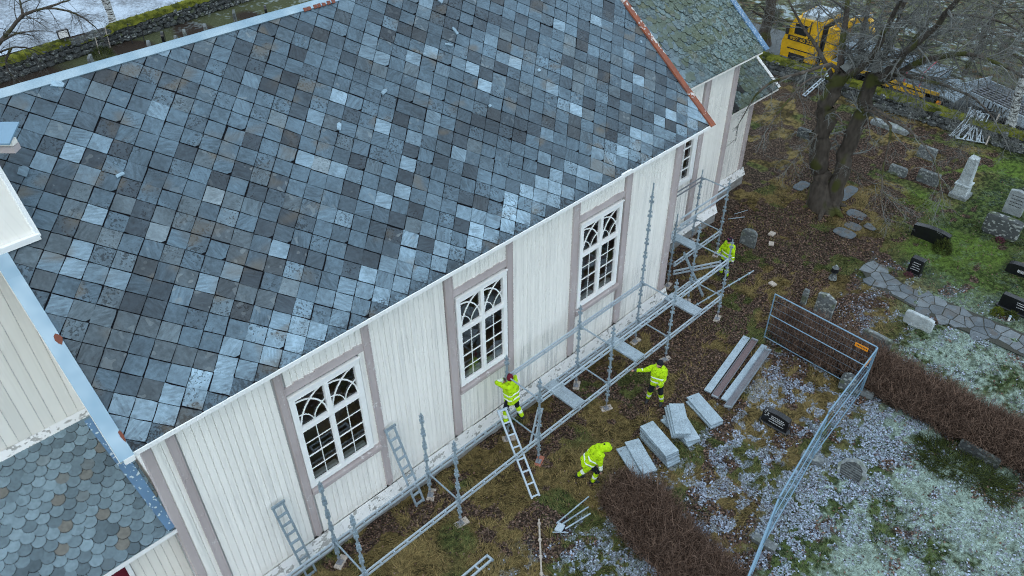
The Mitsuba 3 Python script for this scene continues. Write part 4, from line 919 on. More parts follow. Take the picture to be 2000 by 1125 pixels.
MB().slab([[.40 * rr(q) * math.cos(a), .40 * rr(q) * math.sin(a)] for q, a in enumerate(np.linspace(0, 2 * math.pi, k, endpoint=False))], o_, ex_, ey_, ez_, -.16, .02, (.75, .9)).build('rim', 'stone', parent=rs_)
MB().slab([[.31 * rr(q) * math.cos(a), .31 * rr(q) * math.sin(a)] for q, a in enumerate(np.linspace(0, 2 * math.pi, k, endpoint=False))], o_, ex_, ey_, ez_, .02, .03, (.02, .2)).build('face', 'stone', parent=rs_)
b = MB()
for q in range(7):
    u = -.2 + .065 * q; w = math.sqrt(.28 ** 2 - u * u); b.bar(o_ + ex_ * u + ey_ * -w + ez_ * .034, o_ + ex_ * u + ey_ * w + ez_ * .034, .014, .014, (.5, 0))
b.build('inscription', 'stone', parent=rs_)
ur = thing('lantern_urn', 'small dark stone lantern urn standing in the dead leaves', 'lantern'); x, y = 24.98, 8.48
for key, (za, zb_, ra, rb_), m in (('foot', (0, .14, .16, .12), 'stone'), ('stem', (.14, .34, .07, .1), 'stone'), ('bowl', (.34, .5, .15, .11), 'black_granite'), ('lid', (.5, .62, .13, .04), 'stone')): MB().tube([(x, y, za), (x, y, zb_)], [ra, rb_], 12, (.35, .8)).build(key, m, parent=ur)
for c, s, lab in (((25.93, 11.66), .22, 'pale broken slab lying flat on the leaves behind the scaffold'), ((23.05, 9.88), .2, 'pale square tile lying flat on the leaves outside the scaffold'), ((25.3, 11.3), .2, 'grey flat stone in the grass behind the standing worker')):
    tag(MB().box((*c, .035), (s * 1.3, s, .06), rotz(U(0, 2)), (.8, .2)).build('loose_slab', 'base_wood'), lab, 'stone slab')
for (x, y, w, d), lab in (((29.71, 9.92, .62, .8), 'round pale flat stone'), ((30.9, 11.0, 1.5, .55), 'long flat stone in the mossy grass'), ((28.12, 9.62, .6, .85), 'broad flat stone'), ((28.9, 9.66, .5, .7), 'flat stone'), ((30.2, 12.75, .9, .5), 'grey flat stone at the foot of the tree'), ((29.3, 9.1, .45, .5), 'small flat stone')):
    t = tag(put('stepping_stone', place(rock(w, d, .07, .05, x, 2), x, y, gz(x, y) - .015), 'flagstone', smooth=True, uv=np.tile([.12, .9], (162, 1))), f'{lab}, a stepping stone near the big tree', 'stepping stone', 'stepping stones by the big tree')
# the flagstone path
PATHC = [(26.95, 8.05), (26.25, 7.35), (26.15, 6.3), (26.0, 5.14), (26.06, 4.03), (26.13, 3.0), (26.14, 2.0), (26.2, .4), (26.3, -2)]
pth = put('path', (A(*[[px_ + s * .62, py_, gz(px_, py_) * 0 - .004 + .02] for px_, py_ in PATHC for s in (-1, 1)]), A(*[[2 * k, 2 * k + 2, 2 * k + 3] for k in range(8)] + [[2 * k, 2 * k + 3, 2 * k + 1] for k in range(8)]).astype(int)), 'joint_dirt', kind='structure')
from scipy.spatial import Voronoi
rv = np.random.RandomState(3); pts = []
for py_ in np.arange(-2.2, 8.6, .40):
    for px_ in np.arange(25.0, 27.6, .46): pts.append((px_ + rv.uniform(-.17, .17), py_ + rv.uniform(-.15, .15)))
vo = Voronoi(pts); PX, PY = zip(*PATHC[::-1])
for q, reg in enumerate(vo.point_region):
    cx, cyy = pts[q]; cc = np.interp(cyy, PY, PX)
    if abs(cx - cc) > .58 or cyy > 8.1 or -1 in vo.regions[reg]: continue
    pg = Polygon(vo.vertices[vo.regions[reg]]).buffer(-.034).buffer(.02)
    if pg.is_empty or pg.area < .01: continue
    P = np.array(pg.simplify(.012).exterior.coords)[:-1]
    MB().slab(P, (0, 0, 0), EX, A(0, 1, 0), A(0, 0, 1), -.02, .026 + U(0, .008), (R(), R())).build('flagstone', 'flagstone', parent=pth)
# ---------------------------------------------------------------- people
Man = manifold3d.Manifold
def ball(p, r, n=12, s=(1, 1, 1), M=None):
    m = Man.sphere(1.0, n).scale([r * q for q in s])
    if M is not None: m = m.transform(np.hstack([M, np.zeros((3, 1))]))
    return m.translate([float(q) for q in p])
def bone(p, q, rp, rq): return Man.batch_hull([ball(p, rp), ball(q, rq)])
def chain(P, r): return [bone(P[k], P[k + 1], r[k], r[k + 1]) for k in range(len(P) - 1)]
def union(parts): return Man.batch_boolean(parts, manifold3d.OpType.Add)
def smooth_mesh(m, edge=.035, it=8):
    m = m.refine_to_length(edge).to_mesh()
    t = trimesh.Trimesh(m.vert_properties[:, :3], m.tri_verts, process=True)
    return trimesh.smoothing.filter_taubin(t, iterations=it) if it else t
def ik(a, c, l1, l2, pole):
    a, c = A(*a), A(*c); d = c - a; L = min(np.linalg.norm(d), (l1 + l2) * .999); d /= np.linalg.norm(d); c = a + d * L
    x = (L * L + l1 * l1 - l2 * l2) / (2 * L); h = math.sqrt(max(l1 * l1 - x * x, 0)); pole = A(*pole); pole = pole - d * (pole @ d); pole /= np.linalg.norm(pole)
    return a + d * x + pole * h, c
def person(pos, head, label, feet, hands, lean=.05, hip=.94, headyaw=0.0, headpitch=0.0, hat='cap', elbow=((-.3, 1, -.6), (-.3, -1, -.6)), knee=(1, 0, 0), side=0.0, curl=.5, hood=False, handgrip=None):
    """Built in its own space: x forward, y to the person's left, z up; feet and hands are (left, right) points."""
    t = thing('person', label, 'person')
    Rw = rotz(head); pos = A(*pos)
    W = lambda m: trimesh.Trimesh(np.asarray(m.vertices) @ Rw.T + pos, m.faces, process=False)
    Sp = A([math.cos(lean), 0, math.sin(lean)], [0, 1, 0], [-math.sin(lean), 0, math.cos(lean)]) @ A([1, 0, 0], [0, math.cos(side), -math.sin(side)], [0, math.sin(side), math.cos(side)])
    H0 = A(0, 0, hip)
    B_ = lambda x, y, z: H0 + Sp @ A(x, y, z)
    hips = [B_(0, .095, 0), B_(0, -.095, 0)]; sh = [B_(0, .185, .50), B_(0, -.185, .50)]; neck = B_(.0, 0, .56)
    Hm = Sp @ rotz(headyaw) @ A([math.cos(headpitch), 0, math.sin(headpitch)], [0, 1, 0], [-math.sin(headpitch), 0, math.cos(headpitch)])
    hc = neck + Sp @ A(.02, 0, .05) + Hm @ A(.015, 0, .105)
    Q = lambda x, y, z: hc + Hm @ A(x, y, z)
    legs, arms = [], []
    for s in (0, 1):
        an = A(*feet[s]) + A(-.02, 0, .09); kn, an = ik(hips[s], an, .44, .43, knee); legs.append((hips[s], kn, an))
        el, wr = ik(sh[s], hands[s], .30, .26, elbow[s]); arms.append((sh[s], el, wr))
    # skin: one continuous body from head to hands and feet
    sk = [ball(hc, .1, 20, (.98, .80, 1.18), Hm), ball(Q(.05, 0, -.055), .06, 12, (.9, .85, .8), Hm), ball(Q(.105, 0, -.02), .02, 8, (1, .7, 1.1), Hm), ball(Q(.02, .082, -.01), .026, 8, (.8, .4, 1.2), Hm), ball(Q(.02, -.082, -.01), .026, 8, (.8, .4, 1.2), Hm),
          ball(Q(.085, .035, .018), .014, 8), ball(Q(.085, -.035, .018), .014, 8), ball(Q(.092, 0, -.062), .02, 8, (.5, 1.2, .4), Hm),
          bone(neck - Sp @ A(0, 0, .06), hc - Hm @ A(0, 0, .06), .06, .055), Man.batch_hull([ball(B_(0, .08, 0), .1), ball(B_(0, -.08, 0), .1), ball(B_(0, .1, .4), .1), ball(B_(0, -.1, .4), .1)])]
    hand_parts = []
    for s in (0, 1):
        a, e, w = arms[s]; sk += chain([a, e, w], [.055, .042, .03]); d = (w - e) / np.linalg.norm(w - e)
        sgn = 1 if s == 0 else -1
        lat = np.cross(d, Sp @ A(0, 0, 1)); lat = lat / (np.linalg.norm(lat) + 1e-6); nrm = np.cross(lat, d)
        palm = w + d * .05
        hp = [Man.batch_hull([ball(w, .03), ball(palm + d * .035 + lat * .028, .017), ball(palm + d * .035 - lat * .028, .017)])]
        for q, (o_, L) in enumerate(((-.03, .06), (-.01, .075), (.01, .07), (.03, .055))):
            b0 = palm + d * .035 + lat * o_; b1 = b0 + d * L * .55 + nrm * -.012 * curl * 2; b2 = b1 + d * L * .5 * (1 - curl * .6) - nrm * L * .6 * curl
            hp += chain([b0, b1, b2], [.012, .0105, .0085])
        th = w + d * .02 - lat * .03 * sgn; hp += chain([th, th + d * .035 - lat * .022 * sgn, th + d * .06 - lat * .012 * sgn - nrm * .012], [.014, .012, .010])
        hand_parts.append(union(hp)); sk.append(hand_parts[-1])
        h_, k_, f_ = legs[s]; sk += chain([h_, k_, f_, f_ + A(.09, 0, -.066)], [.085, .052, .036, .022])
    put('body', W(smooth_mesh(union(sk), .03, 3)), 'skin', smooth=True, parent=t)
    # jacket: lofted torso with sleeves
    def ring(z, rx, ry, x=0.0): return Man.batch_hull([ball(B_(x + rx * .55 * u, ry * .62 * v, z), min(rx, ry) * .52, 10) for u in (-1, 1) for v in (-1, 1)])
    prof = [(-.10, .155, .20), (.02, .15, .195), (.20, .155, .205), (.38, .16, .225), (.50, .13, .215), (.565, .075, .09)]
    R_ = [ring(*p) for p in prof]
    tor = [Man.batch_hull([R_[k], R_[k + 1]]) for k in range(5)]
    slv = []
    for s in (0, 1): a, e, w = arms[s]; slv += chain([a, e, w - (w - e) / np.linalg.norm(w - e) * .03], [.082, .064, .052])
    coll = bone(neck - Sp @ A(0, 0, .04), neck + Sp @ A(.01, 0, .035), .072, .075)
    jk = smooth_mesh(union(tor + slv + [coll]), .035, 6)
    v = np.array(jk.vertices); v += jk.vertex_normals * ((meshkit.fbm(v * 8 + pos.sum(), 3) - .5) * .06)[:, None]
    put('jacket', W(trimesh.Trimesh(v, jk.faces, process=False)), 'hi_vis', smooth=True, parent=t)
    def band(parts, m, key): put(key, W(smooth_mesh(union(parts), .05, 2)), m, smooth=True, parent=t)
    for z in (.03, .21):                                 # reflective bands round the torso and sleeves
        lo = [p for p in prof]; f = lambda zz: [np.interp(zz, [q[0] for q in prof], [q[k] for q in prof]) for k in (1, 2)]
        g0, g1 = f(z - .02), f(z + .02)
        band([Man.batch_hull([ring(z - .0, g0[0] * 1.07, g0[1] * 1.06)]).trim_by_plane([float(q) for q in Sp @ A(0, 0, 1)], float((Sp @ A(0, 0, 1)) @ B_(0, 0, z - .026))).trim_by_plane([-float(q) for q in Sp @ A(0, 0, 1)], -float((Sp @ A(0, 0, 1)) @ B_(0, 0, z + .026)))], 'reflective', 'reflective_band')
    for s in (0, 1):
        a, e, w = arms[s]
        for q in (.35, .75): c = lerp(e, w, q); d = (w - e) / np.linalg.norm(w - e); band([bone(c - d * .02, c + d * .02, .066 - .012 * q, .065 - .012 * q)], 'reflective', 'reflective_band')
        sg = 1 if s == 0 else -1
        band([bone(B_(.125, sg * .10, .2), B_(.085, sg * .10, .50), .03, .03), bone(B_(.085, sg * .10, .50), B_(-.1, sg * .10, .48), .03, .03), bone(B_(-.1, sg * .10, .48), B_(-.125, sg * .10, .2), .03, .03)], 'reflective', 'brace_band')
    tr, cu, bt = [], [], []
    tr.append(Man.batch_hull([ball(hips[0], .115), ball(hips[1], .115), ball(B_(0, 0, .06), .13)]))
    for s in (0, 1):
        h_, k_, f_ = legs[s]; tr += chain([h_, k_, lerp(k_, f_, .18)], [.108, .078, .074]); cu += chain([lerp(k_, f_, .12), lerp(k_, f_, .55), lerp(k_, f_, .93)], [.078, .074, .068])
        toe = f_ + A(.17, 0, -.065); bt += [bone(f_ + A(-.03, 0, -.05), f_ + A(0, 0, .03), .055, .055), bone(f_ + A(-.04, 0, -.05), toe, .052, .046), bone(f_ + A(0, 0, .02), toe, .05, .044)]
    put('trousers', W(smooth_mesh(union(tr), .04, 5)), 'black_cloth', smooth=True, parent=t)
    for s in (0, 1):
        put('lower_leg', W(smooth_mesh(union(cu[2 * s:2 * s + 2]), .04, 4)), 'hi_vis', smooth=True, parent=t)
        band([bone(lerp(legs[s][1], legs[s][2], .48), lerp(legs[s][1], legs[s][2], .60), .080, .078)], 'reflective', 'leg_band')
        put('boot', W(smooth_mesh(union(bt[3 * s:3 * s + 3]), .04, 3)), 'boot', smooth=True, parent=t)
    for s in (0, 1): put('glove', W(trimesh.Trimesh(*(lambda m: (m.vert_properties[:, :3], m.tri_verts))(union([bone(arms[s][2] - (arms[s][2] - arms[s][1]) * .1, arms[s][2] + (arms[s][2] - arms[s][1]) * .22, .042, .046)]).to_mesh()), process=False)), 'glove', smooth=35, parent=t, uv=None)
    if hat == 'hood':
        m = union([Man.batch_hull([ball(Q(-.02, 0, .03), .135), ball(Q(-.05, 0, -.08), .12), ball(Q(.05, 0, .04), .115)])]); put('hood', W(smooth_mesh(m, .03, 4)), 'hi_vis', smooth=True, parent=t)
        m = bone(Q(.06, 0, .145), Q(-.14, 0, .05), .026, .03); put('hood_stripe', W(smooth_mesh(m, .03, 0)), 'black_cloth', smooth=True, parent=t)
    elif hat == 'helmet':
        m = Man.batch_hull([ball(Q(-.01, 0, .045), .112, 16, (1.08, .92, .8), Hm), ball(Q(0, 0, .02), .108, 16, (1.05, .9, .5), Hm)]); put('cap', W(smooth_mesh(m, .03, 2)), 'black_cloth', smooth=True, parent=t)
        for q in (-.04, .0, .04): m = bone(Q(.08, q, .10), Q(-.07, q, .11), .012, .012); put('cap_stripe', W(smooth_mesh(m, .03, 0)), 'pink_plastic', smooth=True, parent=t)
    else:
        c = 'maroon_knit' if hat == 'beanie' else 'black_cloth'
        m = Man.batch_hull([ball(Q(-.015, 0, .05), .108, 16, (1.05, .92, .92), Hm), ball(Q(-.03, 0, -.01), .103, 16, (.95, .92, .6), Hm)]); put('knit_cap' if hat == 'beanie' else 'cap', W(smooth_mesh(m, .03, 3)), c, smooth=True, parent=t)
        if hat != 'beanie': m = bone(neck + Sp @ A(.0, 0, .0), neck + Sp @ A(.02, 0, .07), .082, .075); put('neck_warmer', W(smooth_mesh(m, .03, 3)), c, smooth=True, parent=t)
    return t
person((10.87, 11.36, .93), math.radians(88), 'worker in maroon knit cap and yellow jacket clinging to a pole with raised arms',
       ((-.02, .27, 0), (-.16, -.24, .0)), ((.26, .10, 1.50), (.28, -.10, 1.34)), lean=.10, hip=.92, headpitch=-.15, hat='beanie', elbow=((-.2, 1, .2), (-.2, -1, -.1)), curl=.9)
person((15.19, 9.33, gz(15.2, 9.3)), math.radians(202), 'worker in black cap and yellow jacket stretching one arm out towards the church wall',
       ((.02, .22, 0), (.06, -.22, 0)), ((.24, .10, .98), (.18, -.66, 1.28)), lean=.0, headyaw=-.55, hat='cap', elbow=((-.6, .8, -.2), (0, -.4, -1)), curl=.55)
person((22.27, 11.5, gz(22.3, 11.5)), math.radians(165), 'worker in a dark striped cap standing at the far end of the scaffold',
       ((.0, .13, 0), (.05, -.14, 0)), ((.05, .34, .86), (.22, -.34, .92)), lean=.02, headyaw=.15, hat='helmet', elbow=((-.6, .8, 0), (-.6, -.8, 0)), curl=.8)
person((11.33, 8.78, gz(11.3, 8.8)), math.radians(-42), 'worker with yellow hood bending forward beside the brown hedge, one arm hanging down',
       ((-.22, .11, .02), (.17, -.11, 0)), ((.45, .22, .66), (.34, -.24, .62)), lean=.62, hip=.86, headpitch=.25, hat='hood', elbow=((-.4, 1, 0), (-.5, -.6, .2)), curl=.5)

# ---------------------------------------------------------------- trees, hedges, bushes
def unit(v): return v / (np.linalg.norm(v) + 1e-9)
TR = np.random.RandomState(21)
def spline(P, n):
    P = np.asarray(P, float); d = np.r_[0, np.cumsum(np.linalg.norm(np.diff(P, axis=0), axis=1))]
    from scipy.interpolate import PchipInterpolator
    s = np.linspace(0, d[-1], n); return np.stack([PchipInterpolator(d, P[:, k])(s) for k in range(3)], 1)
def twig(b, p, d, L, r, depth, droop=.1, tone=.4, spread=.8, kids=(4, 6)):
    n = 4 if depth > 0 else 3; P = [p]; d = unit(d)
    for k in range(n):
        d = unit(d + TR.normal(0, .17, 3) + A(0, 0, -droop * .45)); P.append(P[-1] + d * L / n)
    P = np.array(P); b.tube(P, np.linspace(r, r * .35, n + 1), 3 if r < .02 else 5, (min(max(tone + TR.normal(0, .16), 0), 1), .4), cap=False)
    if depth <= 0: return
    for k in range(TR.randint(*kids)):
        q = TR.uniform(.18, .98); i_ = min(int(q * n), n - 1); c = lerp(P[i_], P[i_ + 1], q * n - i_)
        ax = unit(P[i_ + 1] - P[i_]); o_ = TR.normal(0, 1, 3); o_ = unit(o_ - ax * (o_ @ ax))
        twig(b, c, ax * .75 + o_ * spread, L * TR.uniform(.34, .6), max(r * .48, .0036), depth - 1, droop, tone, spread, kids)
def limb(P, r0, r1, n=14, sides=9, knots=.07, tone=.3, mossy=.9):
    S = spline(P, n); r = np.linspace(r0, r1, n) * (1 + TR.normal(0, knots, n)); S[1:-1] += TR.normal(0, .25, (n - 2, 3)) * r[1:-1, None]
    return S, r
def sprout(b, S, r, count, L, t0=.2, depth=2, droop=.1, tone=.4, spread=.9, rmin=.35):
    n = len(S)
    for k in range(count):
        q = TR.uniform(t0, 1.0) * (n - 1); i_ = min(int(q), n - 2); c = lerp(S[i_], S[i_ + 1], q - i_); ax = unit(S[i_ + 1] - S[i_])
        o_ = TR.normal(0, 1, 3); o_ = unit(o_ - ax * (o_ @ ax)); rr = min(max(lerp(r[i_], r[i_ + 1], q - i_) * rmin, .008), .045)
        twig(b, c + o_ * r[i_] * .6, ax * .6 + o_ * spread, L * TR.uniform(.6, 1.25), rr, depth, droop, tone)
    twig(b, S[-1], S[-1] - S[-2], L, r[-1], depth, droop, tone)
LIMBS = [
    [[29.39, 11.26, -.1], [29.21, 11.71, 1.69], [29.1, 11.99, 3.28], [29.06, 12.09, 4.27], [29.11, 11.99, 5.26], [29.18, 11.78, 5.93]],
    [[29.42, 11.10, -.05], [29.58, 11.04, 2.05], [29.69, 11.03, 3.64], [29.84, 10.91, 4.62], [29.92, 10.97, 5.43], [30.0, 11.04, 5.9]],
    [[29.13, 11.93, 5.3], [29.46, 12.18, 6.26], [29.78, 12.46, 7.29], [30.1, 12.75, 8.21], [30.41, 13.06, 9.2]],
    [[29.18, 11.78, 5.8], [30.05, 11.63, 6.0], [30.69, 12.04, 6.44], [31.35, 12.43, 7.99], [32.02, 12.76, 8.92]],
    [[29.18, 11.78, 5.8], [28.89, 11.01, 6.49], [28.46, 10.59, 7.47], [28.04, 10.16, 8.99], [27.56, 9.86, 10.14]],
    [[30.01, 11.03, 5.6], [30.48, 11.12, 5.92], [31.02, 11.05, 7.03], [31.47, 11.19, 8.24], [31.95, 11.27, 9.24]],
    [[30.01, 11.02, 5.7], [29.58, 10.42, 6.01], [29.16, 9.77, 7.25], [28.78, 9.05, 8.34], [28.32, 8.51, 9.45], [27.83, 8.05, 10.47]],
    [[30.01, 11.03, 5.4], [29.89, 10.5, 5.77], [29.99, 9.4, 6.79], [29.98, 8.58, 7.28], [30.0, 7.7, 7.47], [30.27, 6.16, 7.1]],
    [[29.14, 11.91, 5.6], [28.62, 12.13, 6.3], [27.94, 12.79, 5.96], [27.14, 13.76, 5.44], [26.53, 14.25, 4.08]],
    [[29.93, 10.94, 4.58], [29.21, 10.19, 4.87], [28.72, 8.81, 4.79], [28.24, 7.4, 4.19], [27.55, 6.55, 3.25]],
    [[29.78, 11.06, 3.59], [29.29, 10.46, 4.74], [28.96, 9.44, 4.58], [28.39, 9.04, 3.11], [27.87, 8.51, 1.97]],
    [[29.1, 12.0, 3.5], [28.27, 12.07, 3.1], [27.41, 12.22, 2.45]],
    [[29.65, 11.12, 1.75], [29.24, 10.33, 2.12], [28.85, 9.5, 2.16], [28.57, 8.34, 1.84]],
    [[29.08, 12.06, 5.4], [28.02, 12.41, 5.89], [26.97, 12.72, 5.2], [26.0, 12.82, 4.33]],
    [[30.01, 11.03, 5.6], [30.53, 10.37, 6.55], [31.03, 9.75, 8.13], [31.68, 8.76, 8.21], [32.5, 7.32, 7.8]],
    [[30.02, 10.99, 5.6], [29.7, 9.52, 6.25], [29.53, 7.62, 6.31], [29.14, 6.3, 5.92]],
    [[29.15, 11.88, 5.2], [29.4, 13.07, 6.32], [29.65, 14.3, 7.15], [29.94, 15.4, 8.23]]]
RAD = [(.45, .29), (.38, .25), (.155, .06), (.15, .06), (.15, .055), (.155, .06), (.165, .055), (.15, .045), (.09, .025), (.07, .02), (.07, .018), (.05, .012), (.035, .01), (.06, .016), (.09, .03), (.09, .025), (.10, .03)]
tree = thing('bare_tree', 'big bare deciduous tree with a forked mossy trunk standing over the graves', 'tree')
trunk, boughs, twg = MB(), MB(), MB()
for k, (P, (ra, rb)) in enumerate(zip(LIMBS, RAD)):
    S, r = limb(P, ra, rb, 18 if k < 2 else 12)
    if k < 2: r[0] *= 1.75; r[1] *= 1.35; r[2] *= 1.12
    hang = k in (8, 9, 10, 11, 12, 13)
    (trunk if k < 2 else boughs).tube(S, r, 12 if k < 2 else 8, (.35 if not hang else .8, .9))
    if k < 2: sprout(twg, S, r, 6, .9, .35, 2, .2, .6)
    else: sprout(twg, S, r, (26 if k in (6, 7, 14, 15) else 18) if not hang else 13, 1.6 if not hang else 1.0, .12, 3 if not hang else 2, .12 if not hang else .32, .45 if not hang else .68)
for q in range(6): a = q * 1.05 + .3; trunk.tube([A(29.4 + .2 * math.cos(a), 11.2 + .2 * math.sin(a), .5), A(29.4 + .55 * math.cos(a), 11.2 + .55 * math.sin(a), .1), A(29.4 + 1.1 * math.cos(a), 11.2 + 1.1 * math.sin(a), -.12)], [.2, .15, .05], 7, (.4, 1))
trunk.build('trunk', 'bark', parent=tree, smooth=True); boughs.build('limbs', 'bark', kind='stuff', parent=tree, smooth=True); twg.build('twigs', 'twig', kind='stuff', parent=tree)
def bare(base, h, r, label, m, lean=(0, 0, 1), droop=.5, n=20, L=2.2, key='bare_tree', tone=.3, t0=.3, bend=.3, depth=3, group=None):
    t = thing(key, label, 'tree', group); base = A(*base); top = base + unit(A(*lean)) * h
    P = [lerp(base, top, q) + TR.normal(0, bend * q * .4, 3) * (1 if 0 < q < 1 else 0) for q in np.linspace(0, 1, 6)]
    S, r_ = limb(P, r, r * .2, 16); r_[0] *= 1.25
    b = MB(); b.tube(S, r_, 10, (.4, .8)); b.build('trunk', m, parent=t, smooth=True)
    tw, bo = MB(), MB()
    for k in range(n):
        q = TR.uniform(t0, 1.0) * 15; i_ = min(int(q), 14); c = lerp(S[i_], S[i_ + 1], q - i_); a = TR.uniform(0, 6.28)
        d = unit(A(math.cos(a), math.sin(a), TR.uniform(-.1, .8))); LL = L * TR.uniform(.7, 1.3) * (1.25 - q / 20)
        S2, r2 = limb([c, c + d * LL * .4, c + d * LL * .8 + A(0, 0, -.1 * droop * LL), c + d * LL * 1.1 + A(0, 0, -.45 * droop * LL)], r_[i_] * .32, .012, 7)
        bo.tube(S2, r2, 6, (.4, .6)); sprout(tw, S2, r2, 9, L * .42, .2, depth - 1, droop, tone)
    bo.build('limbs', 'bark', kind='stuff', parent=t); tw.build('twigs', 'twig', kind='stuff', parent=t)
    return t
bare((40.85, 8.05, 0), 11, .24, 'white barked birch by the stone wall whose twigs hang in front of the trailer', 'birch_bark', (.02, .06, 1), .8, 34, 3.2, 'birch_tree', .4, .32)
bare((43.4, 22.8, 0), 12, .36, 'dark trunked bare tree behind the chancel roof beside the truck cab', 'bark', (.02, .05, 1), .4, 26, 3.4, t0=.12)
bare((47.5, 12.5, 0), 9, .14, 'slim bare tree in the meadow beyond the truck', 'bark', (.05, -.1, 1), .5, 44, 2.8, t0=.1)
bare((44.5, 3.0, 0), 9, .16, 'bare tree with a tangle of fine twigs right of the trailer', 'bark', (.0, .15, 1), .6, 54, 3.2, t0=.1)
bare((50.5, 18.5, 0), 8, .13, 'small bare tree in the meadow behind the truck bed', 'bark', (.05, -.1, 1), .5, 26, 2.4, t0=.15)
bare((16.0, 52.05, 0), 12, .27, 'white barked birch growing through the mossy wall behind the church', 'birch_bark', (.0, .01, 1), .8, 16, 3, 'birch_tree', .4, .6)
t = thing('bare_tree', 'crooked bare tree spreading over the pale road behind the church', 'tree'); bo, tw = MB(), MB()
LL = [[[6.3, 47.3, -.1], [6.5, 47.2, .8], [6.89, 47.1, 1.29], [7.52, 47.0, 2.51], [8.2, 46.89, 2.89], [8.69, 46.82, 3.27], [9.41, 46.7, 3.82], [10.13, 46.59, 4.33], [11.27, 46.4, 4.49], [12.15, 46.26, 4.17], [13.19, 46.1, 3.07]], [[10.13, 46.59, 4.33], [10.33, 46.9, 5.07], [10.5, 47.2, 5.81]],
      [[11.27, 46.4, 4.49], [12.51, 46.7, 4.5], [13.58, 47.0, 4.69]], [[8.69, 46.82, 3.27], [9.76, 46.3, 3.61], [10.81, 45.9, 3.51]], [[7.52, 47.0, 2.51], [8.21, 47.2, 2.62], [9.18, 47.4, 2.66], [10.03, 47.6, 2.31], [10.84, 47.8, 1.4]], [[9.18, 47.4, 2.66], [8.58, 47.2, 1.69], [9.2, 47.0, .66]]]
for k, P in enumerate(LL):
    S, r = limb(P, .17 if k == 0 else .07, .03 if k == 0 else .015, 20 if k == 0 else 9); bo.tube(S, r, 8, (.35, .5)); sprout(tw, S, r, 24 if k == 0 else 11, 1.3, .25, 2, .3, .12)
bo.build('trunk', 'bark', parent=t, smooth=True); tw.build('twigs', 'twig', kind='stuff', parent=t)

def batch(P, r, tone):
    """Many three-sided stems at once: P (n, k, 3), r (k,), tone (n, 2)."""
    n, k = P.shape[:2]; t = np.gradient(P, axis=1); t /= np.linalg.norm(t, axis=2, keepdims=True) + 1e-9
    a = np.cross(t, A(.31, .87, .12)); a /= np.linalg.norm(a, axis=2, keepdims=True) + 1e-9; b = np.cross(t, a); g = np.arange(3) * 2.0944
    v = P[:, :, None] + np.asarray(r)[None, :, None, None] * (np.cos(g)[:, None] * a[:, :, None] + np.sin(g)[:, None] * b[:, :, None])
    o_ = (np.arange(n) * k * 3)[:, None, None, None]; i_, j_ = np.meshgrid(np.arange(k - 1), np.arange(3), indexing='ij'); i_, j_ = i_[None, ..., None], j_[None, ..., None]
    q = np.concatenate([o_ + i_ * 3 + j_, o_ + i_ * 3 + (j_ + 1) % 3, o_ + (i_ + 1) * 3 + (j_ + 1) % 3, o_ + (i_ + 1) * 3 + j_], -1).reshape(-1, 4)
    return v.reshape(-1, 3), q[:, ::-1], np.repeat(tone, k * 3, 0)
def hedge(axis, hw, h, n, label, dens=3):
    ax = spline(axis, 60); d_ = np.gradient(ax, axis=0); nr = np.stack([-d_[:, 1], d_[:, 0], 0 * d_[:, 0]], 1); nr /= np.linalg.norm(nr, axis=1, keepdims=True)
    hr = np.random.RandomState(int(hw * 1000)); q = hr.uniform(0, 58.9, n); i_ = q.astype(int); f = (q - i_)[:, None]; s = hr.uniform(-1, 1, n)
    end = np.clip(np.minimum((q + 1) / 7, (59.5 - q) / 7), 0, 1) ** .5; clump = meshkit.noise(np.stack([ax[i_, 0] * 2.3 + s, ax[i_, 1] * 2.3, s * 2], 1))
    c = ax[i_] * (1 - f) + ax[i_ + 1] * f + nr[i_] * (s * hw * .78 * (.45 + .55 * end) * (.85 + .3 * clump))[:, None]
    hh = h * (1 - .5 * np.abs(s) ** 2.2) * hr.uniform(.55, 1.15, n) * (.62 + .38 * end) * (.78 + .4 * clump)
    z0 = np.where(hr.rand(n) < .55, hr.uniform(0, .4, n), 0) * hh; L = (hh - z0)[:, None]
    d = nr[i_] * (s * .42)[:, None] + hr.normal(0, .17, (n, 3)); d[:, 2] = 1; P = [c + np.stack([0 * z0, 0 * z0, z0 - .02], 1)]
    for m_ in range(3): d = d / np.linalg.norm(d, axis=1, keepdims=True) + hr.normal(0, .15, (n, 3)); P.append(P[-1] + d * L / 3)
    P = np.stack(P, 1); tone = np.stack([hr.beta(1.2, 2.6, n) * .75, hr.rand(n)], 1); b = MB(); b.add(*batch(P, [.0075, .0062, .005, .0025], tone))
    for m_ in range(dens):
        u_ = hr.randint(1, 3, n); w_ = hr.rand(n)[:, None]; e0 = P[np.arange(n), u_] * (1 - w_) + P[np.arange(n), u_ + 1] * w_; o_ = hr.normal(0, 1, (n, 3)); o_[:, 2] = np.abs(o_[:, 2]) + .6; o_ /= np.linalg.norm(o_, axis=1, keepdims=True)
        e1 = e0 + o_ * L * hr.uniform(.18, .45, n)[:, None]; b.add(*batch(np.stack([e0, (e0 + e1) / 2 + hr.normal(0, .014, (n, 3)), e1], 1), [.0046, .0036, .0018], np.stack([np.clip(tone[:, 0] + hr.uniform(0, .4, n), 0, 1), hr.rand(n)], 1)))
    return tag(b.build('hedge', 'hedge_twig'), label, 'hedge')
hedge([(11.62, 8.0, 0), (11.35, 6.6, 0), (11.05, 5.0, 0), (10.7, 3.0, 0), (10.4, 1.5, 0)], .90, 1.0, 11000, 'bare brown twiggy hedge in the foreground beside the stooping worker', 4)
hedge([(21.0, 8.5, 0), (21.0, 6.5, 0), (20.98, 4, 0), (21.0, 1.5, 0), (21.05, -2, 0)], .95, 1.0, 17000, 'long bare brown hedge running through the fence corner', 4)
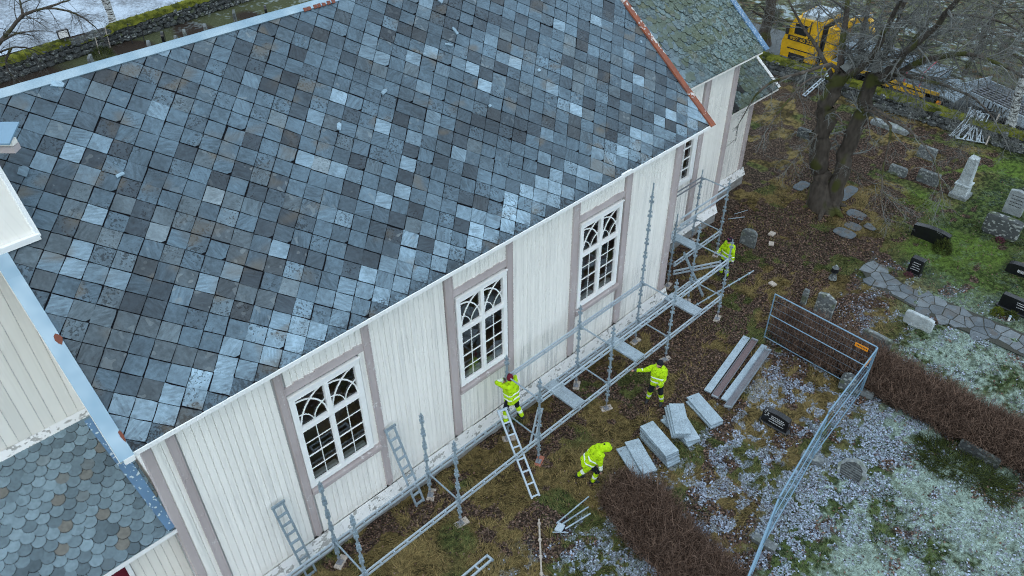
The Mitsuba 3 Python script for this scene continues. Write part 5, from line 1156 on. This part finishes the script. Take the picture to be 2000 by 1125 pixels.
def bush(c, r, h, label, tone, n=900, cat='bush', key='bush', sl=.13, flat=False):
    hr = np.random.RandomState(int(abs(c[0] * 100))); b = MB(); x, y = c; z = gz(x, y)
    for k in range(n):
        u_ = unit(hr.normal(0, 1, 3)); u_[2] = abs(u_[2]); q = hr.uniform(.45, 1) ** .5
        p = A(x, y, z) + u_ * A(r, r, h) * q * .85; d = unit(u_ + hr.normal(0, .45, 3)); w = np.cross(d, unit(hr.normal(0, 1, 3))) * .014
        b.add([p - w, p + w, p + d * sl * hr.uniform(.6, 1.2)], [[0, 1, 2]], (min(max(tone + hr.normal(0, .15) + .25 * (q - .8), 0), 1), hr.rand()))
    b.tube([(x, y, z - .05), (x, y, z + h * .6)], .03, 5)
    return tag(b.build(key, 'evergreen'), label, cat)
bush((29.66, 6.34), .40, .62, 'round dark olive bush in front of the wide black gravestone', .22); bush((27.25, 3.36), .25, .36, 'yellow green ball bush at the lower right black gravestone', .95, 700, sl=.08); bush((27.4, 2.95), .24, .2, 'low dark green plant beside the yellow green ball bush', .3, 300)
jr = np.random.RandomState(8); b = MB()
for k in range(2600):
    a = jr.uniform(0, 6.28); q = jr.rand() ** .6; c = A(19.3 + .62 * q * math.cos(a), 1.45 + 1.55 * q * math.sin(a) + .2 * math.sin(3 * a), -.02); d = unit(A(math.cos(a) * .8 + jr.normal(0, .5), math.sin(a) * .9 + jr.normal(0, .5), jr.uniform(.1, .8))); L = jr.uniform(.15, .5); P = [c]
    for m_ in range(3): d = unit(d + A(0, 0, -.22) + jr.normal(0, .15, 3)); P.append(P[-1] + d * L / 3)
    b.tube(P, [.008, .007, .006, .002], 3, (max(0, jr.normal(.22, .16)), jr.rand()), cap=False)
tag(b.build('juniper', 'evergreen'), 'low sprawling dark green juniper beside the long hedge', 'bush')
bush((14.2, 50.1), .7, .6, 'dark green bush below the stone wall behind the church', .2, 500, sl=.3)
for c, lab in (((27.15, 6.55), 'withered reddish flowers in front of the small square black gravestone'), ((32.0, 5.0), 'withered purple heather in front of the big rectangular gravestone')):
    k = bush(c, .2, .16, lab, .5, 260, 'flowers', 'withered_flowers', .08); scene[k]['bsdf'] = {'type': 'ref', 'id': 'purple_flower'}
can = thing('grave_candle', 'small white grave candle at the lower right black gravestone', 'candle'); MB().tube([(27.12, 2.93, .0), (27.12, 2.93, .17)], .04, 9).build('candle', 'window_white', parent=can); MB().tube([(27.12, 2.93, .17), (27.12, 2.93, .21)], .043, 9, (.2, 0)).build('lid', 'zinc', parent=can)

# ---------------------------------------------------------------- stone walls with moss on top
def stone_wall(name, label, x0, y0, x1, y1, h, w, size, seed, gaps=(), mh=.12):
    t = thing(name, label, 'wall'); hr = np.random.RandomState(seed); d = A(x1 - x0, y1 - y0, 0); L = np.linalg.norm(d); d /= L; n = A(-d[1], d[0], 0); o = A(x0, y0, 0); yaw = math.atan2(d[1], d[0])
    MB().box(o + d * L / 2 + A(0, 0, h * .45), (L, w * .7, h * .9), rotz(yaw), (0, 0)).build('core', 'joint_dirt', parent=t)
    dk = .45 if y0 > 40 else 1.0; rows = max(2, int(round(h / (size * .75)))); items = []
    for side in (-1, 1):
        for r_ in range(rows):
            s = hr.uniform(0, size)
            while s < L:
                ww = size * hr.uniform(.6, 1.5); hh = h / rows * hr.uniform(.85, 1.12)
                c = o + d * (s + ww / 2) + n * side * w * .38 + A(0, 0, h / rows * r_ - .03); sd = hr.randint(1e6)
                def fn(b, c=c, ww=ww, hh=hh, sd=sd, tn=(hr.beta(1.3, 4) * .45 * dk, hr.rand())): b.mesh(place(rock(ww * 1.03, w * .42, hh * 1.06, .16, sd % 997, 1, 4.5), *c, yaw), tn)
                items.append((c, ww * hh * (1 if side * (n @ (CAM - c)) > 0 else .02), fn)); s += ww
    lay(items, 'stone', t, 'stone', 170)
    b = MB(); nn = int(L / .16); W = 6
    S = np.linspace(0, L, nn); V = []
    for k, s in enumerate(S):
        g = 1.0
        for a, c in gaps: g = min(g, float(np.clip(max(a - s, s - c) / .3, 0, 1)))
        for q in range(W):
            u = (q / (W - 1) - .5) * w * (1.15 + .25 * hr.rand()); z = h - .02 + g * (mh * (1 - (2 * q / (W - 1) - 1) ** 2) + hr.uniform(-.02, .06)) - (.10 if q in (0, W - 1) else 0) - .12 * (1 - g)
            V.append(o + d * s + n * u + A(0, 0, z))
    i_, j_ = np.meshgrid(np.arange(nn - 1), np.arange(W - 1), indexing='ij'); qd = np.stack([i_ * W + j_, (i_ + 1) * W + j_, (i_ + 1) * W + j_ + 1, i_ * W + j_ + 1], -1).reshape(-1, 4)
    b.add(V, qd, (.5, .5))
    for k in range(int(L * 60)):                          # tufts
        s = hr.uniform(0, L)
        if any(a < s < c for a, c in gaps): continue
        p = o + d * s + n * hr.uniform(-.55, .55) * w + A(0, 0, h + mh * .5); e = unit(hr.normal(0, 1, 3) + A(0, 0, .5)) * .14; ww = np.cross(e, A(0, 0, 1)) * .25
        b.add([p - ww, p + ww, p + e], [[0, 1, 2]], (hr.rand(), .5))
    b.build('moss_cover', 'moss', parent=t)
    return t
stone_wall('stone_wall', 'dry stone wall with yellow green moss on top, in front of the truck and trailer', 40.30, 22.5, 40.40, -3.0, .78, .62, .36, 4)
stone_wall('stone_wall', 'dry stone wall with a mossy top beside the pale road behind the church', 5.0, 50.2, 30.0, 53.6, .95, .75, .42, 8, ((8.2, 10.4),), .2)

# ---------------------------------------------------------------- yellow recovery truck with a load, trailer, leaning tubes
tk = thing('flatbed_truck', 'yellow flatbed truck with a crane behind its cab, loaded with steel grids', 'truck')
xa, xb = 40.95, 43.35; xm = (xa + xb) / 2
def tb(key, parts, m, parent=tk, uv=(.5, .5)):
    b = MB()
    for p in parts: b.box(p[0], p[1], p[2] if len(p) > 2 else None, uv)
    return b.build(key, m, parent=parent)
tb('chassis', [((xm, 15.6, .75), (.9, 8.8, .3)), ((xm, 12.9, .6), (2.2, .5, .35)), ((xm, 16.3, .65), (2.3, 1.2, .5))], 'truck_black')
cab = MB(); v = []
prof_ = [(18.30, .75), (20.45, .75), (20.50, 1.55), (20.28, 2.35), (19.95, 3.0), (18.30, 3.05)]
cab.slab(prof_, (xm, 0, 0), A(0, 1, 0), A(0, 0, 1), A(-1, 0, 0), -1.17, 1.17); cab_k = cab.build('cab', 'truck_yellow', parent=tk)
tb('rear_wall', [((xm, 18.26, 1.95), (2.2, .06, 2.0)), ((xm, 18.05, 1.5), (2.0, .3, 1.2))], 'truck_black')
tb('side_window', [((xa + .02, 19.5, 2.42), (.02, .72, .56))], 'truck_glass'); tb('windscreen', [((xm, 20.25, 2.35), (2.1, .03, .8), A([1, 0, 0], [0, math.cos(.3), -math.sin(.3)], [0, math.sin(.3), math.cos(.3)]))], 'truck_glass')
tb('window_trim', [((xa + .015, 19.3, 1.88), (.035, 1.75, .26)), ((xa + .018, 18.98, 2.5), (.02, .05, 1.0)), ((xa + .01, 19.25, 1.3), (.02, 1.7, .05))], 'truck_black')
tb('wheel_arch', [((xa + .012, 19.45, .88), (.03, .95, .36))], 'truck_black')
lt = meshkit.text_mesh('907 40 333', .17, .008, True); v = np.array(lt.vertices); w_ = v[:, 0].max()
put('lettering', trimesh.Trimesh(np.stack([xa - .006 - v[:, 2], 20.05 - v[:, 0] * 1.5 / w_, 1.80 + v[:, 1]], 1), lt.faces, process=False), 'truck_yellow', kind='stuff', parent=tk)
tb('roof_fairing', [((xm, 19.2, 3.12), (1.9, 1.0, .2)), ((xm, 18.6, 3.25), (2.2, .35, .3))], 'pale_steel'); tb('light_bar', [((xm, 19.75, 3.08), (1.5, .22, .14))], 'truck_yellow'); tb('mirror', [((xa - .14, 20.2, 2.3), (.1, .16, .45))], 'truck_black')
tb('crane_column', [((xa + .35, 17.75, 1.9), (.55, .5, 2.0)), ((xm, 17.75, 1.25), (2.3, .55, .5))], 'truck_yellow')
b = MB().bar((xa + .4, 17.75, 2.9), (xb - .2, 16.9, 3.35), .26, .32).bar((xb - .2, 16.9, 3.35), (xa + .7, 15.9, 3.0), .2, .24).bar((xa + .4, 17.7, 2.5), (xm + .4, 17.3, 3.0), .12, .12); b.build('crane_arm', 'truck_yellow', parent=tk)
MB().bar((xm, 17.2, 3.42), (xb - .6, 16.6, 3.5), .10, .10, (.8, 0)).build('crane_ram', 'pale_steel', parent=tk)
for sx in (xa + .14, xb - .14):
    for yy in (19.45, 14.95, 13.75):
        w_ = MB().tube([(sx - .14, yy, .5), (sx + .14, yy, .5)], .5, 22).build('wheel', 'tyre', parent=tk); MB().tube([(sx - .15, yy, .5), (sx + .15, yy, .5)], .24, 14).build('hub', 'galvanised', parent=w_)
tb('flatbed', [((xm, 14.5, 1.22), (2.4, 5.9, .10))], 'galvanised', uv=(.2, 0)); tb('side_board', [((xa - .01, 14.5, 1.2), (.05, 5.9, .17)), ((xa - .01, 13.5, .93), (.04, 2.6, .20)), ((xa + .02, 17.2, .98), (.05, 1.6, .55)), ((xa, 14.75, .72), (.05, .12, .5)), ((xa, 16.9, 1.0), (.05, .7, .5))], 'truck_yellow')
tb('toolbox', [((xa + .12, 13.3, .68), (.22, 1.3, .4))], 'galvanised'); tb('tail_ramp', [((xm, 11.2, 1.12), (2.4, .95, .06), A([1, 0, 0], [0, math.cos(.14), -math.sin(.14)], [0, math.sin(.14), math.cos(.14)]))], 'galvanised', uv=(.25, 0))
tb('tail_frame', [((xm, 11.6, .7), (2.0, .3, .5))], 'truck_black'); tb('tail_light', [((xa + .12, 11.5, .72), (.14, .2, .22))], 'orange_plate')
def rack(y0, y1, x0, x1, z0, z1, label):
    t = thing('scaffold_rack', label, 'rack', 'racks of scaffold parts on the truck'); b = MB()
    for x in (x0, x1):
        for y in (y0, y1): b.tube([(x, y, z0), (x, y, z1 + .12)], .03, 6)
        for z in (z0 + .05, z1): b.bar((x, y0, z), (x, y1, z), .05, .05)
    for y in (y0, y1):
        for z in (z0 + .05, z1): b.bar((x0, y, z), (x1, y, z), .05, .05)
    b.build('frame', 'galvanised', parent=t); b = MB(); z = z0 + .1
    while z < z1:
        x = x0 + .08
        while x < x1 - .04: b.bar((x, y0 - .08 + U(-.08, .08), z), (x, y1 + .08 + U(-.08, .08), z + U(-.015, .015)), .05, .05, (R(), 0)); x += .13
        z += .10
    b.build('bundled_tubes', 'galvanised', kind='stuff', parent=t)
rack(15.4, 17.2, xa + .15, xb - .5, 1.28, 2.25, 'stack of pale steel parts behind the cab, partly hidden by the tree'); rack(13.9, 15.2, xa + .3, xb - .2, 1.28, 2.0, 'steel rack in the middle of the truck bed'); rack(12.0, 13.7, xa + .2, xb - .3, 1.28, 1.85, 'steel rack at the rear of the truck bed under red straps')
for y in (12.6, 13.4): tag(MB().bar((xa + .0, y, 1.27), (xa + .18, y + .05, 1.95), .05, .012).bar((xa + .18, y + .05, 1.95), (xb - .2, y + .2, 1.98), .05, .012).build('tie_down_strap', 'red_strap'), f'red strap over the rear steel rack, {"nearer the tail" if y < 13 else "farther from the tail"}', 'strap')
tr = thing('trailer', 'grey flat trailer with dark lettering on its side, behind the birch trunk', 'trailer'); a = math.radians(-110); Mt = rotz(a); o_ = A(43.0, 11.25, 0)      # local x runs along the trailer to its rear
Lc = lambda x, y, z: o_ + Mt @ A(x, y, z)
def tbx(key, parts, m, uv=(.5, .5)):
    b = MB()
    for c, s in parts: b.box(Lc(*c), s, Mt, uv)
    return b.build(key, m, parent=tr)
tbx('floor', [((2.4, 1.0, .62), (4.6, 2.0, .08))], 'truck_black'); tbx('drawbar', [((-.6, .9, .55), (1.6, .12, .12))], 'truck_black'); tbx('side_board', [((2.4, -.02, .80), (4.6, .05, .52)), ((2.4, 2.02, .80), (4.6, .05, .52))], 'pale_steel'); tbx('front_board', [((.08, 1.0, 1.0), (.05, 2.0, .62))], 'pale_steel'); tbx('mudguard', [((2.6, -.16, .5), (1.7, .2, .08))], 'truck_black')
for xx in (2.2, 3.0): w_ = MB().tube([Lc(xx, -.14, .34), Lc(xx, .02, .34)], .34, 18).build('wheel', 'tyre', parent=tr)
b = MB()
for q in range(9): b.tube([Lc(.5 + .45 * q, .2, 1.0), Lc(.5 + .45 * q, 1.8, 1.0)], .03, 5)
for q in range(7): b.tube([Lc(.4, .25 + .25 * q, 1.03), Lc(4.4, .25 + .25 * q, 1.03)], .022, 5)
b.build('grid', 'galvanised', parent=tr)
lt = meshkit.text_mesh('LUNV', .34, .01, True); v = np.array(lt.vertices); ws = v[:, 0].max()
put('lettering', trimesh.Trimesh(np.array([Lc(1.45 + q[0] * 1.35 / ws, -.05 - q[2], .63 + q[1] * 1.05) for q in v]), lt.faces, process=False), 'truck_black', kind='stuff', parent=tr)
for k in range(17):
    s = k / 16; y0 = lerp(10.05, 8.6, s) + U(-.1, .1); x0 = lerp(39.45, 39.75, s) + U(-.08, .08); p0, p1 = A(x0, y0, .05), A(40.42 + U(-.1, .1), lerp(9.75, 9.15, (k * 7 % 17) / 16) + U(-.25, .25), 1.12 + U(0, .15)); d = unit(p1 - p0)
    b = MB().tube([p0, p1], .025, 7, (R(), 0)).tube([p0, p0 + d * .03], .07, 8, (R(), 0)).tube([p1 - d * .03, p1], .07, 8, (R(), 0))
    tag(b.build('base_jack_rod', 'pale_steel'), 'pale steel jack rod in the bundle leaning on the mossy wall', 'rod', 'jack rods leaning on the wall')
pole((39.4, 9.75, .05), (39.85, 8.5, .06), 'pale steel bar on the grass at the foot of the leaning jack rods', m='pale_steel', cups=False); pole((39.75, 8.45, .03), (40.75, 8.62, 1.25), 'dark weathered stake leaning on the wall beside the birch', m='base_wood', cups=False, r=.04)
beam((38.5, 17.3, .05), (40.2, 16.9, .98), (.2, .8, 0), 'pale ladder beam leaning on the mossy wall in front of the truck', gap=.2, m='pale_steel', every=.3)

# behind the church: lamp, stakes, graves
lp = thing('floodlight', 'small floodlight on a slim post in front of the stone wall behind the church', 'lamp'); MB().tube([(12.75, 51.0, 0), (12.75, 51.0, 1.35)], .05, 8).build('post', 'galvanised', parent=lp)
MB().box((12.75, 50.95, 1.5), (.62, .22, .5), uv=(0, 0)).build('housing', 'truck_black', parent=lp); MB().box((12.72, 50.83, 1.52), (.5, .02, .38)).build('lens', 'window_white', parent=lp)
for x, y, h, m, lab in ((15.1, 51.1, 1.2, 'base_wood', 'thin pale stake below the birch behind the church'), (14.2, 50.5, 1.0, 'base_wood', 'thin pale stake left of the birch behind the church'), (16.32, 50.7, 1.2, 'truck_black', 'slim black post behind the church, nearer the birch'), (16.9, 50.2, 1.2, 'truck_black', 'slim black post behind the church, farther from the birch')):
    pole((x, y, 0), (x + .1, y + .1, h), lab, 'stakes behind the church', .03, False, 'garden_stake', m, 'stake')
for c, w, h, m, sh, lab, tone in (((13.1, 48.7), .75, .75, 'stone', 'square', 'grey headstone with a pale top behind the roof ridge, nearest the floodlight', .35), ((16.6, 48.75), .55, .7, 'stone', 'arch', 'arched pale headstone showing just above the roof ridge', .5), ((17.7, 49.1), .6, .85, 'black_granite', 'arch', 'dark arched headstone behind the roof ridge', .1), ((18.25, 48.6), .6, .6, 'stone', 'round', 'low rounded headstone right of the dark arched one', .3), ((18.95, 48.8), .55, .75, 'stone', 'arch', 'narrow lichened headstone behind the roof ridge', .4), ((20.2, 48.5), .7, .85, 'stone', 'wave', 'leaning pale headstone with a curved top behind the roof ridge', .4), ((22.6, 49.2), .8, .85, 'stone', 'square', 'white edged black headstone standing alone on the grass behind the ridge', .2), ((24.85, 49.2), .6, .7, 'black_granite', 'round', 'dark rounded stone near the rust flakes of the ridge', .1)):
    slab_stone(c, w, .16, h, lab, tone, .4, m, sh, yaw=-.5)
